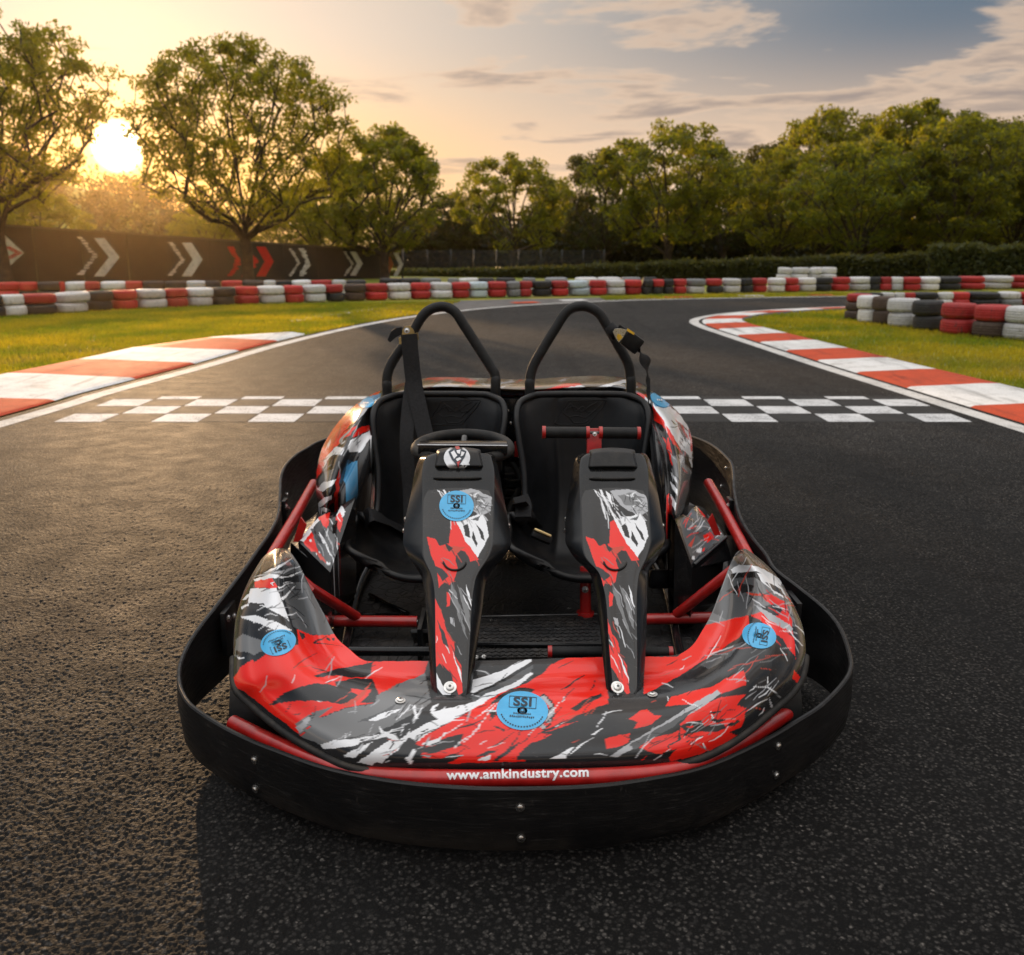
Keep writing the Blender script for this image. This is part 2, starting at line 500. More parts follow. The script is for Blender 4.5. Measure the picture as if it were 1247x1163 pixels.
def kerb(name, line, off0, w, block, phase, first, hgt=.035):
    L = np.asarray(line)
    n_ = len(L)
    w = w if hasattr(w, '__len__') else np.full(n_, w)
    s = np.r_[0, np.cumsum(np.linalg.norm(np.diff(L, axis=0), axis=1))]
    sg = 1 if off0 > 0 else -1
    rows = [off0 + sg * w * k for k in (0.0, 0.04, .35, .75, .97, 1.0)]
    hs = [.001, .014, hgt * .62, hgt, hgt * .97, -.01]
    V = np.concatenate([np.c_[offset(L, r), np.full(n_, h)] for r, h in zip(rows, hs)])
    F = []; mi = []
    for j in range(5):
        for i in range(n_ - 1):
            q = [j * n_ + i, j * n_ + i + 1, (j + 1) * n_ + i + 1, (j + 1) * n_ + i]
            F.append(q if sg < 0 else q[::-1])
            k = int(math.floor((s[i] - phase) / block)) + first
            mi.append(2 if j == 4 else k % 2)
    me = npmesh(name, V, np.array(F), mi)
    if sum(p.normal.z for p in me.polygons) < 0: me.flip_normals()
    return tag(link(name, me, [M_KR, M_KW, M_KSIDE], smooth=False), kind='structure')
# right kerb runs round the inside of the corner
ii = [k for k, p in enumerate(inner) if p[0] < 9.0]
iL = even(inner[ii[0]:ii[-1]], .05)
sI = np.r_[0, np.cumsum(np.linalg.norm(np.diff(iL, axis=0), axis=1))]
pA = np.array([G(1176, 496).x, G(1176, 496).y])
ph = sI[np.argmin(np.linalg.norm(iL - pA, axis=1))]
wI = np.interp(sI, [0, sI[-1] * .45, sI[-1] * .62, sI[-1]], [.92, .85, .72, .5])
kerb("inner_kerb", iL, -.13, wI, 1.0, ph, 1)
# left kerb ends where the straight starts to bend
oL = even(outer, .05)
pE = np.array([G(388, 407.5).x, G(388, 407.5).y])
kE = int(np.argmin(np.linalg.norm(oL - pE, axis=1)))
oL = oL[:kE]
sO = np.r_[0, np.cumsum(np.linalg.norm(np.diff(oL, axis=0), axis=1))]
pA = np.array([G(93, 488).x, G(93, 488).y])
ph = sO[np.argmin(np.linalg.norm(oL - pA, axis=1))]
wO = np.interp(sO, [0, sO[-1] - 2.2, sO[-1] - .8, sO[-1]], [1.32, 1.30, .95, .25])
kerb("outer_kerb", oL, .20, wO, 1.22, ph, 1)
# start line
sq, rw = .331, .335
x0 = G(64, 514).x; y0 = G(64, 514).y
Vw, Fw, Vd, Fd = [], [], [], []
for r in range(4):
    rd = rw if r < 3 else rw * .45
    for c in range(19):
        g = .006
        q = [(x0 + c * sq + g, y0 + r * rw + g), (x0 + (c + 1) * sq - g, y0 + r * rw + g), (x0 + (c + 1) * sq - g, y0 + r * rw + rd - g), (x0 + c * sq + g, y0 + r * rw + rd - g)]
        V_, F_ = (Vw, Fw) if (c + r) % 2 == 0 else (Vd, Fd)
        k = len(V_); V_ += [(a, b_, .0012) for a, b_ in q]; F_.append([k, k + 1, k + 2, k + 3])
tag(link("checkered_start_line", npmesh("checkered_start_line", Vw + Vd, Fw + [[i + len(Vw) for i in f] for f in Fd], [0] * len(Fw) + [1] * len(Fd)), [M_CHECK, M_CHECKD], smooth=False), kind='structure')
# tarmac run-off beyond the outer line and its worn painted edge
ro = [G(x, y) for x, y in [(470, 390), (560, 377), (640, 370.6), (740, 366), (800, 364.2), (800, 362), (720, 362.5), (620, 364), (540, 366.5), (470, 371), (420, 376), (380, 383.5), (400, 386)]]
sheet("runoff_tarmac", [(p.x, p.y) for p in ro], -.006, M_RUN)
wl = even(catmull([(G(x, y).x, G(x, y).y) for x, y in [(355, 391), (400, 383.5), (440, 378.5), (480, 374.5)]], 30), .1)
strip("runoff_edge_line", offset(wl, -.11), offset(wl, .11), -.001, -.001, M_KW)
for k, (xa, ya, xb, yb) in enumerate([(632, 370.2, 662, 369.2), (690, 367.3, 720, 366.5), (815, 363.2, 850, 362.6), (905, 361.4, 935, 361.2), (990, 360.4, 1020, 360.3)]):
    a, b_ = G(xa, ya), G(xb, yb)
    d_ = np.array([[a.x, a.y], [b_.x, b_.y]])
    strip("kerb_patch", offset(d_, .1), offset(d_, .42), .008, .02, M_KR if k % 2 == 0 else M_KW)

# ------------------------------------------------------------------ grass blades
def inside(P, poly):
    x, y = P[:, 0], P[:, 1]; r = np.zeros(len(P), bool); j = len(poly) - 1
    for i in range(len(poly)):
        xi, yi = poly[i]; xj, yj = poly[j]
        c = ((yi > y) != (yj > y)) & (x < (xj - xi) * (y - yi) / (yj - yi + 1e-12) + xi)
        r ^= c; j = i
    return r
wmax = np.interp(np.r_[0, np.cumsum(np.linalg.norm(np.diff(outer, axis=0), axis=1))], [0, 1e6], [0, 0])
def blades(name, poly, count, h):
    P = np.array(poly); lo, hi = P.min(0), P.max(0)
    Q = rng.uniform(lo, hi, (count * 4, 2)); Q = Q[inside(Q, poly)]
    d = np.hypot(Q[:, 0], Q[:, 1])
    Q = Q[rng.random(len(Q)) < np.clip((9.5 / d) ** 1.3, .12, 1)][:count]
    k = len(Q); a = rng.uniform(0, 2 * PI, k); d = np.hypot(Q[:, 0], Q[:, 1])
    hh = h * rng.uniform(.45, 1.3, k); ww = .0035 * np.clip(d / 7, 1, 3) * rng.uniform(.8, 1.6, k)
    lean = rng.uniform(.1, .7, k) * hh; la = rng.uniform(0, 2 * PI, k)
    b = np.c_[Q, np.full(k, -.012)]
    s = np.c_[np.cos(a) * ww, np.sin(a) * ww, np.zeros(k)]
    l = np.c_[np.cos(la) * lean, np.sin(la) * lean, hh]
    V = np.stack([b - s, b + s, b + l * .55 + s * .7 - [0, 0, 0], b + l], 1).reshape(-1, 3)
    i = np.arange(k) * 4
    F = np.concatenate([np.stack([i, i + 1, i + 2], 1), np.stack([i, i + 2, i + 3], 1)])
    return tag(link(name, npmesh(name, V, F), M_BLADE), kind='stuff')
kout = offset(oL, .20 + wO + .02)
gl = [tuple(p) for p in kout if p[1] > 4.5]
g1_ = [G(x, y) for x, y in [(400, 407), (470, 392), (545, 379), (440, 381), (380, 386)]]
gpoly = gl + [(g1_[0].x - .25, g1_[0].y), (G(470, 392).x - .25, G(470, 392).y), (G(540, 380.5).x - .2, G(540, 380.5).y), (G(560, 367).x, G(560, 367).y), (G(300, 371).x, G(300, 371).y), (G(0, 385).x - 3, G(0, 385).y), (-14, 10), (-8, 4.5)]
blades("grass_verge", gpoly, 150000, .05)
wk = offset(iL, -.13 - wI - .02)
ip = [tuple(p) for p in wk if p[1] > 4.5]
ipoly = ip + [(16, 18.9), (20, 14), (8, 4.5)]
blades("grass_island", ipoly, 130000, .05)
gf = [tuple(p) for p in offset(outer, .3) if p[1] > 19.5 and p[0] > 2.0 and p[0] < 18]
gf2 = [(p[0], p[1] + 1.6) for p in gf]
blades("grass_far_strip", gf + gf2[::-1], 26000, .05)
# ------------------------------------------------------------------ tyres
def mat_tyre(name, col, chip, rough=.55):
    m, n, b, out = material(name)
    co = n.new('ShaderNodeTexCoord').outputs['Object']
    rnd = n.new('ShaderNodeObjectInfo').outputs['Random']
    v = n.vm('ADD', co, n.new('ShaderNodeCombineXYZ', i={0: n.m('MULTIPLY', rnd, 37.0), 1: n.m('MULTIPLY', rnd, 11.0), 2: 0.0}).outputs[0]).outputs[0]
    a = n.noise(v, 7, 6, .7).outputs[0]
    f = n.noise(v, 26, 5, .7).outputs[0]
    sep = n.new('ShaderNodeSeparateXYZ', i={0: co})
    c = n.mix(n.ss(f, .3, .8), col, tuple(x * .68 for x in col))
    c = n.mix(n.m('MULTIPLY', n.ss(n.m('ADD', n.m('MULTIPLY', a, .7), n.m('MULTIPLY', f, .3)), .55, .66), .75), c, chip)
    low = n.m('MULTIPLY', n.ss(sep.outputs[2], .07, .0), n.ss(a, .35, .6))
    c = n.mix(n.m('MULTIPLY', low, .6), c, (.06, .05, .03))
    hs = n.new('ShaderNodeHueSaturation', i={'Color': c, 'Value': n.m('ADD', .72, n.m('MULTIPLY', rnd, .45)), 'Saturation': 1.0})
    n.set(b.inputs['Base Color'], hs.outputs[0])
    n.set(b.inputs['Roughness'], n.m('ADD', rough - .1, n.m('MULTIPLY', f, .25)))
    n.set(b.inputs['Normal'], n.bump(n.m('ADD', f, n.m('MULTIPLY', a, .8)), .5, .006))
    return m
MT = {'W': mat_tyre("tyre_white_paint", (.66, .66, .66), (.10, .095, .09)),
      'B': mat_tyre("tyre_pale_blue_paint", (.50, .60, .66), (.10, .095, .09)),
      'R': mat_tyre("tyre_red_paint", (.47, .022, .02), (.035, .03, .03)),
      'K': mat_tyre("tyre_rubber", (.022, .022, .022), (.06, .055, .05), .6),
      'T': mat_tyre("tyre_sunlit_rubber", (.075, .048, .034), (.12, .085, .06), .7),  # black rubber with the low sun's warm light put into its colour
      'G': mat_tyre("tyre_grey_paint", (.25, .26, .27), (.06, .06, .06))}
CN = {'W': 'white', 'B': 'pale blue', 'R': 'red', 'K': 'black', 'T': 'sunlit brown', 'G': 'grey'}
def tyre_mesh(key):
    bm = bmesh.new()
    h = .2; R = .5
    prof = [(.27, .022), (.30, .008), (.36, .002), (.42, .006), (.465, .018), (.488, .040), (.497, .058),
            (.486, .064), (.486, .072), (.500, .078), (.5, .096), (.489, .1), (.489, .104), (.5, .108), (.5, .124), (.486, .13), (.486, .138), (.497, .144),
            (.488, .162), (.465, .184), (.42, .196), (.36, .2), (.30, .194), (.27, .18), (.262, .1), (.27, .022)]
    seg = 56
    add_lathe(bm, prof, None, seg)
    # tread blocks: every other slice of the shoulder is pulled in a little
    for v in bm.verts:
        r = math.hypot(v.co.x, v.co.y); a = math.atan2(v.co.y, v.co.x)
        k = int(round(a / (2 * PI) * seg)) % seg
        if r > .484 and k % 4 == (0 if v.co.z > .1 else 2):
            s_ = (r - .010) / r; v.co.x *= s_; v.co.y *= s_
    me = bm_mesh("tyre", bm)
    me.materials.append(MT[key])
    me.polygons.foreach_set('use_smooth', [True] * len(me.polygons))
    return sharp(me, 48)
TM = {k: tyre_mesh(k) for k in MT}
def ordinal(k):
    return f"{k}{'th' if 10 <= k % 100 <= 20 else {1: 'st', 2: 'nd', 3: 'rd'}.get(k % 10, 'th')}"
def stack(x, y, dia, keys, where, idx, group, zs=1.0, z0=0.0):
    names = {1: [''], 2: ['lower', 'upper'], 3: ['lowest', 'middle', 'topmost']}[len(keys)]
    for q, k in enumerate(keys):
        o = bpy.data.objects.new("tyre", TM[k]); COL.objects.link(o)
        jx, jy = rng.normal(0, .014, 2)
        o.location = (x + jx, y + jy, z0 + q * .2 * zs)
        o.rotation_euler = (rng.normal(0, .014) * q, rng.normal(0, .014) * q, rng.uniform(0, 2 * PI))
        dj = dia * rng.uniform(.96, 1.03); o.scale = (dj, dj, zs)
        tag(o, f"{CN[k]} tyre, {names[q]} of {ordinal(idx)} stack from left, {where}" if len(keys) > 1 else
               f"{CN[k]} single tyre, {ordinal(idx)} from left in the {where}", "tyre", group)
def row(spec, ybot, where, group, zs=1.0, wscale=1.04):
    for i, (a, b_, keys) in enumerate(spec):
        px = (a + b_) / 2
        gy = np.interp(px, [p[0] for p in ybot], [p[1] for p in ybot])
        p = G(px, gy)
        zc = p.y * CT + CAM_H * ST
        dia = (b_ - a) * zc / FPX * wscale
        stack(p.x, p.y + dia * .35, dia, keys, where, i + 1, group, zs)
rowA = [(-34, -1, 'KK'), (-3, 26, 'WW'), (24, 62, 'KR'), (60, 102, 'WW'), (103, 133, 'KK'), (133, 163, 'RR'), (163, 198, 'WW'), (198, 225, 'RR'), (224, 256, 'WW'), (256, 284, 'KK'),
        (284, 313, 'RR'), (312, 344, 'WW'), (344, 368, 'RR'), (367, 395, 'WW'), (395, 418, 'KR'), (418, 444, 'TT'), (444, 471, 'RR'), (470, 499, 'WW'), (499, 523, 'RR'), (522, 549, 'WW'),
        (549, 571, 'RR'), (570, 594, 'BB'), (594, 617, 'RR'), (616, 633, 'GG'), (631, 648, 'RR'), (647, 671, 'KK'), (671, 692, 'RR'), (691, 717, 'BB'), (717, 738, 'RR'), (737, 761, 'WW'),
        (761, 783, 'RR'), (782, 795, 'KK'), (793, 808, 'KR'), (807, 821, 'KK'), (820, 837, 'RR'), (836, 860, 'WG'), (860, 880, 'KR'), (879, 902, 'WW'), (902, 918, 'KK'), (917, 936, 'RR'),
        (935, 956, 'WW'), (955, 974, 'RR'), (973, 995, 'WW'), (994, 1015, 'KK'), (1014, 1036, 'RR'), (1035, 1061, 'WW'), (1060, 1074, 'KK'), (1073, 1087, 'RR'), (1086, 1102, 'WW'),
        (1101, 1122, 'RR'), (1121, 1146, 'WW'), (1145, 1173, 'KK'), (1172, 1202, 'RR'), (1201, 1236, 'WW'), (1235, 1264, 'RR'), (1264, 1292, 'WW')]
yA = [(-40, 388), (0, 386), (40, 384), (80, 381.5), (140, 377.5), (200, 375), (256, 372.6), (340, 369.5), (440, 366), (520, 364), (650, 361), (760, 359), (860, 357.2), (950, 355.6), (1050, 353.8), (1120, 354), (1250, 351.5)]
row(rowA, yA, "long two-high tyre barrier", "tyres of the long barrier round the track", .93)
rowB = [(-4, 22, 'RR'), (22, 43, 'KR'), (43, 73, 'KK'), (73, 79.5, 'RR'), (78, 104, 'WW'), (103, 121, 'RR'), (121, 151, 'WW'), (151, 172, 'KR'), (172, 200, 'KK'), (200, 227, 'KK'), (227, 250, 'WW'), (250, 268, 'KK'), (268, 294, 'KR'), (294, 321, 'KK'),
        (321, 336, 'WW'), (336, 355, 'KK'), (355, 379, 'WW'), (379, 404, 'KR'), (404, 421, 'WW'), (421, 446, 'KK')]
row(rowB, [(0, 365.5), (200, 363), (446, 361)], "rear row under the dark wall", "tyres in front of the dark wall")
rowC = [(462, 486, 'KK'), (486, 512, 'KK'), (512, 537, 'GG'), (545, 558, 'GG'), (557, 582, 'WW'), (582, 602, 'KK'), (604, 628, 'KK'), (636, 652, 'WG'), (664, 692, 'GG'), (700, 728, 'GW'), (728, 756, 'GW'), (757, 782, 'KG'), (782, 800, 'KK')]
row(rowC, [(440, 358.5), (800, 356)], "low row before the hedge", "tyres in front of the low hedge")
rowD = [(947, 964, 'WWW'), (965, 985, 'WWW'), (986, 1000, 'WWW'), (1000, 1019, 'WWW')]
row(rowD, [(940, 351), (1020, 350)], "pale pile against the hedge", "pale tyres piled against the hedge")
rowE = [(1034, 1050, 'TTR'), (1049, 1076, 'WW'), (1067, 1092, 'TT'), (1088, 1124, 'WW'), (1120, 1156, 'KK'), (1154, 1195, 'RR'), (1194, 1236, 'TR'), (1235, 1277, 'WW'), (1277, 1320, 'KK')]
for i, (a, b_, keys) in enumerate(rowE):
    px = (a + b_) / 2
    gy = np.interp(px, [1040, 1060, 1080, 1105, 1138, 1174, 1215, 1256, 1300], [389, 393, 395, 399, 403, 408, 412, 415, 417])
    p = G(px, gy); zc = p.y * CT + CAM_H * ST; dia = (b_ - a) * zc / FPX * 1.05
    if i == 0: dia = .42
    stack(p.x + (.1 if i == 0 else 0), p.y + dia * .45, dia, keys, "front row on grass island", i + 1, "tyres on the grass island", .70 if i == 0 else 1.06)
rowF = [(1040, 1062, 'KK'), (1060, 1076, 'KK'), (1074, 1092, 'RW'), (1090, 1102, 'WW'), (1099, 1113, 'RR'), (1110, 1145, 'KK'), (1143, 1162, 'WW'), (1160, 1182, 'RR'), (1180, 1220, 'KK'), (1219, 1246, 'GW'), (1244, 1270, 'RR')]
row(rowF, [(1040, 374.5), (1250, 373)], "rear row on grass island", "tyres behind the grass island", .72)

# ------------------------------------------------------------------ dark barrier wall with chevrons
M_WALL = simple("wall_boards", (.014, .0115, .0105), .6, var=.3, nscale=2.5, dust=.15)
M_CHW = mat_paint("chevron_white", (.78, .77, .76), .6, (.04, .035, .03), .6, 30)
M_CHR = mat_paint("chevron_red", (.60, .03, .025), .4, (.04, .03, .03), .6, 30)
M_CHO = mat_paint("chevron_orange", (.50, .16, .05), .5, (.3, .3, .3), .6, 30)
wl0, wl1 = Vector((G(-150, 353).x, G(-150, 353).y, 0)), Vector((G(464, 338.3).x, G(464, 338.3).y, 0))
wd = (wl1 - wl0); wlen = wd.length; wd.normalize(); wn = Vector((wd.y, -wd.x, 0))
def wall_hit(px, py):
    """survey point on the wall's face: distance along it and height"""
    dx, dy, dz = ray(px, py)
    t = (wn.x * wl0.x + wn.y * wl0.y) / (wn.x * dx + wn.y * dy)
    P = Vector((dx * t, dy * t, CAM_H + dz * t))
    return (P - wl0).dot(wd), P.z
def wall_pt(s, z, out=0.0): return wl0 + wd * s + wn * out + Vector((0, 0, z))
wroot = empty("barrier_wall", wl0)
tag(wroot, "long dark brown board wall painted with white and red chevrons behind the tyres", "wall")
zt = lambda s: np.interp(s, [wall_hit(a, b_)[0] for a, b_ in [(-150, 262), (0, 275), (140, 284), (300, 295), (464, 305.5)]], [wall_hit(a, b_)[1] for a, b_ in [(-150, 262), (0, 275), (140, 284), (300, 295), (464, 305.5)]])
npan = 12
for k in range(npan):
    a, b_ = wlen * k / npan + .012, wlen * (k + 1) / npan - .012
    bm = bmesh.new()
    jit = rng.uniform(-.012, .012)
    prism(bm, [wall_pt(a, -.05, jit), wall_pt(b_, -.05, jit), wall_pt(b_, zt(b_), jit), wall_pt(a, zt(a), jit)], -wn * .06)
    link("panel", bm_mesh("panel", bm), M_WALL, wroot, smooth=False)
bm = bmesh.new()
for k in range(npan):
    a, b_ = wlen * k / npan, wlen * (k + 1) / npan
    prism(bm, [wall_pt(a, zt(a) + .004, .03), wall_pt(b_, zt(b_) + .004, .03), wall_pt(b_, zt(b_) + .05, .03), wall_pt(a, zt(a) + .05, .03)], -wn * .12)
link("top_rail", bm_mesh("top_rail", bm), simple("wall_rail", (.05, .04, .035), .45), wroot, smooth=False)
def chevron(px0, px1, thick, y0, y1, mat, rag=0, seed=0):
    """one arrow-shaped stroke pointing right between px0 (tail) and px1 (tip)"""
    q = random.Random(seed)
    ym = (y0 + y1) / 2
    up = [(px0, y0), (px0 + thick, y0), (px1, ym), (px1 - thick, ym)]
    dn = [(px1 - thick, ym), (px1, ym), (px0 + thick, y1), (px0, y1)]
    bm = bmesh.new()
    for quad in (up, dn):
        n_ = 7 if rag else 1
        for j in range(n_):
            f0, f1 = j / n_, (j + (1 - rag * q.uniform(.12, .5) if rag else 1)) / n_
            A, B, C, D_ = [Vector((*p, 0)) for p in quad]
            L0, L1, R0_, R1 = A.lerp(D_, f0), A.lerp(D_, f1), B.lerp(C, f0), B.lerp(C, f1)
            if rag:
                w0, w1 = q.uniform(0, .35), q.uniform(.6, 1)
                L0, R0_ = L0.lerp(R0_, w0 * q.random()), L0.lerp(R0_, w1)
                L1, R1 = L1.lerp(R1, w0), L1.lerp(R1, w1)
            P = [wall_pt(*wall_hit(p.x, p.y), .020) for p in (L0, R0_, R1, L1)]
            prism(bm, P, -wn * .006)
    return link("chevron", bm_mesh("chevron", bm), mat, wroot, smooth=False)
chevron(-30, 29, 30, 281, 335, M_CHW); chevron(2, 28, 10, 300, 316, M_CHR)
for a, b_, t, y0, y1, rag in [(92, 121, 9, 288.5, 335.5, 1), (114, 145.5, 13, 290, 336.5, 0), (203, 227, 8, 295, 336, 1), (221, 246.5, 12, 295.5, 336.5, 0),
                         (350, 367, 6, 303, 336.5, 1), (362, 380.5, 9, 302.5, 336.5, 0.5), (417, 432, 5, 306.5, 336, 1), (426, 441.5, 7, 306.5, 335.5, 0)]:
    chevron(a, b_, t, y0, y1, M_CHW, rag, int(a))
for a, b_, t, rag in [(276, 295, 9, .6), (293, 316, 10, .3), (312, 333, 11, 0)]:
    chevron(a, b_, t, 300.5, 336.5, M_CHR, rag, int(a))

# small orange and white arrow board past the end of the wall
def board_pt(px, py, Y): return D(px, py, Y)
Yb = 38.5
ar = empty("arrow_board", D(481, 337, Yb)); ar.location.z = 0
tag(ar, "small faded orange and white arrow board on posts right of the dark wall", "sign")
bm = bmesh.new()
for a in (470, 490):
    p = D(a, 330, Yb + .08); add_tube(bm, [(p.x, p.y, -.02), (p.x, p.y, .95)], .03, 8)
link("post", bm_mesh("post", bm), M_WALL, ar)
for (a, b_, mat) in [(468, 479, M_CHO), (479, 491, M_CHW)]:
    bm = bmesh.new(); ym = 322
    for q in ([(a, 308), (a + 5, 308), (b_, ym), (b_ - 5, ym)], [(b_ - 5, ym), (b_, ym), (a + 5, 336), (a, 336)]):
        prism(bm, [D(x, y, Yb) for x, y in q], (0, .02, 0))
    link("arrow", bm_mesh("arrow", bm), mat, ar, smooth=False)
# mesh fence
fz = empty("mesh_fence", G(490, 334)); tag(fz, "dark wire mesh fence on posts between the wall and the low hedge", "fence")
M_WIRE = simple("fence_wire", (.03, .03, .028), .6)
fa, fb = G(492, 335.5), G(735, 333.0)
fl = (fb - fa); nf = 9
for k in range(nf + 1):
    p = fa + fl * k / nf
    link("post", (lambda b: (add_tube(b, [(p.x, p.y, -.02), (p.x, p.y, 1.12)], .03, 8), bm_mesh("post", b))[1])(bmesh.new()), M_WIRE, fz)
bm = bmesh.new()
fn = Vector((fl.y, -fl.x, 0)).normalized()
for k in range(190):
    p = fa + fl * k / 189
    for s_ in (-1, 1):
        e = fa + fl * min(1, max(0, k / 189 + s_ * .055))
        add_tube(bm, [Vector((p.x, p.y, .05)), Vector((e.x, e.y, 1.05))], .006, 3, False)
for z in (.05, .55, 1.05): add_tube(bm, [Vector((fa.x, fa.y, z)), Vector((fb.x, fb.y, z))], .012, 5)
link("wire_mesh", bm_mesh("wire_mesh", bm), M_WIRE, fz)

# ------------------------------------------------------------------ foliage
def mat_leaf(name, a, b2, trans, tw=.45):
    m, n, b, out = material(name)
    rnd = n.new('ShaderNodeNewGeometry').outputs['Random Per Island']
    co = n.new('ShaderNodeTexCoord').outputs['Object']
    oi = n.new('ShaderNodeObjectInfo').outputs['Random']
    f = n.noise(co, .8, 3, .6).outputs[0]
    c = n.mix(n.m('ADD', n.m('MULTIPLY', rnd, .6), n.m('MULTIPLY', f, .4)), a, b2)
    c = n.new('ShaderNodeHueSaturation', i={'Color': c, 'Hue': n.m('ADD', .478, n.m('MULTIPLY', oi, .045)), 'Value': n.m('ADD', .62, n.m('MULTIPLY', oi, .75))}).outputs[0]
    n.set(b.inputs['Base Color'], c); b.inputs['Roughness'].default_value = .5; b.inputs['Specular IOR Level'].default_value = .3
    tr = n.new('ShaderNodeBsdfTranslucent'); n.set(tr.inputs[0], n.mix(n.m('MULTIPLY', rnd, .6), trans, (trans[0] * .6, trans[1] * .75, trans[2])))
    mx = n.new('ShaderNodeMixShader'); mx.inputs[0].default_value = tw
    n.t.links.new(b.outputs[0], mx.inputs[1]); n.t.links.new(tr.outputs[0], mx.inputs[2]); n.t.links.new(mx.outputs[0], out.inputs[0])
    return m
M_LEAF = mat_leaf("leaves", (.008, .024, .004), (.026, .050, .006), (.52, .46, .02), .45)
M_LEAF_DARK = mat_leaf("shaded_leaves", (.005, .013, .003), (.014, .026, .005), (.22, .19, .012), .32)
M_HEDGE = mat_leaf("hedge_leaves", (.022, .038, .010), (.060, .070, .016), (.25, .22, .03), .35)
M_BARK = simple("bark", (.050, .033, .022), .85, var=.45, nscale=6, bump=.6, bscale=18)
def leaf_quads(C, size, up=.35, flat=1.0):
    """one folded leaf (two triangles sharing a midrib) per centre"""
    k = len(C)
    d = rng.normal(size=(k, 3)); d[:, 2] -= up; d /= np.linalg.norm(d, axis=1)[:, None]
    e = np.cross(d, rng.normal(size=(k, 3))); e /= np.linalg.norm(e, axis=1)[:, None] + 1e-9
    s = size * rng.uniform(.6, 1.35, (k, 1))
    nrm = np.cross(d, e)
    V = np.stack([C - d * s, C + e * s * .42 + nrm * s * .12, C + d * s, C - e * s * .42 + nrm * s * .12], 1).reshape(-1, 3)
    i = np.arange(k) * 4
    return V, np.concatenate([np.stack([i, i + 1, i + 2], 1), np.stack([i, i + 2, i + 3], 1)])
def grow(seed, H, Wd, fork, ntip, r0, lean=0.0, shape='vase', low=.30):
    """skeleton of a tree: node list (pos, parent) grown towards points of the crown"""
    q = np.random.default_rng(seed)
    nodes = [np.array([0, 0, -.1])]; par = [-1]
    for k in range(1, 7):
        nodes.append(np.array([lean * k / 6 * .4 + q.normal(0, .02), q.normal(0, .02), fork * k / 6])); par.append(k - 1)
    base = 6
    T = []
    cz = H * (.5 + low / 2)
    while len(T) < ntip:
        u = q.uniform(-1, 1, 3); rr = np.linalg.norm(u)
        if rr > 1 or rr < .25: continue
        if q.random() > rr ** 1.2: continue
        x, y, z = u
        zz = cz + z * (H - cz) if z > 0 else cz + z * (cz - H * low)
        wob = 1 + .18 * math.sin(3 * math.atan2(y, x) + seed) + .10 * math.sin(5 * z + seed * 2)
        p = np.array([x * Wd / 2 * wob + lean, y * Wd / 2 * wob, zz])
        T.append(p)
    nl = 9
    for k in range(nl):
        a_ = 2 * PI * (k + q.uniform(-.3, .3)) / nl; e_ = .42 if k % 3 else .16
        t = np.array([lean + math.cos(a_) * Wd * e_ * q.uniform(.8, 1.1), math.sin(a_) * Wd * e_ * q.uniform(.8, 1.1), fork + (H - fork) * q.uniform(.52, .70) * (1 if k % 3 else 1.1)])
        j0 = 6 - (k % 3); pj = j0; a0 = nodes[j0]
        for s_ in range(1, 9):
            f = s_ / 8
            nodes.append(a0 + (t - a0) * np.array([f ** 1.15, f ** 1.15, f ** .92]) + q.normal(0, .010 * H / 8, 3)); par.append(pj); pj = len(nodes) - 1
    T.sort(key=lambda p: np.linalg.norm(p - nodes[base]))
    for t in T:
        A = np.array(nodes[4:])
        v = t - A; dist = np.linalg.norm(v, axis=1)
        pen = np.where(A[:, 2] > t[2] - .15, .9, 0) + 1.4 * np.maximum(0, .8 * np.hypot(v[:, 0], v[:, 1]) - v[:, 2])
        j = int(np.argmin(dist + pen)) + 4
        a = nodes[j]; L = np.linalg.norm(t - a)
        m = max(1, int(L / (H * .055)))
        pj = j
        side = q.normal(0, .02 * L, 3)
        for s_ in range(1, m + 1):
            f = s_ / m
            nodes.append(a + (t - a) * f + side * math.sin(PI * f) + np.array([0, 0, -.10 * L * math.sin(PI * f)]) * (-.6 if shape == 'vase' else .5) + q.normal(0, .012 * H / 8, 3) * (f < 1))
            par.append(pj); pj = len(nodes) - 1
    load = np.zeros(len(nodes)); has = np.zeros(len(nodes), bool)
    for p in par[1:]: has[p] = True
    for k in range(len(nodes) - 1, 0, -1):
        if not has[k]: load[k] += 1
        load[par[k]] += load[k]
    rad = r0 * (np.maximum(load, 1) / max(load[1], 1)) ** .46
    return np.array(nodes), np.array(par), rad, np.array(T)
def wood_mesh(nodes, par, rad, rmin=.006):
    V, F = [], []
    flare = lambda k: 1.0
    for k in range(1, len(nodes)):
        a, b_ = nodes[par[k]], nodes[k]
        ra, rb = max(rmin, min(rad[par[k]], rad[k] * 1.5)), max(rmin, rad[k])
        if k <= 2: ra *= 1.25 if k == 1 else 1.0
        d = b_ - a; L = np.linalg.norm(d)
        if L < 1e-5: continue
        d /= L; b_ = b_ + d * rb * .3
        u = np.cross(d, [0, 0, 1] if abs(d[2]) < .9 else [1, 0, 0]); u /= np.linalg.norm(u); w = np.cross(d, u)
        m = 9 if rad[k] > .05 else 5
        i0 = len(V)
        for (c, r) in ((a, ra), (b_, rb)):
            for j in range(m):
                t = 2 * PI * j / m; V.append(c + (u * math.cos(t) + w * math.sin(t)) * r)
        for j in range(m):
            F.append((i0 + j, i0 + (j + 1) % m, i0 + m + (j + 1) % m, i0 + m + j))
    return V, F
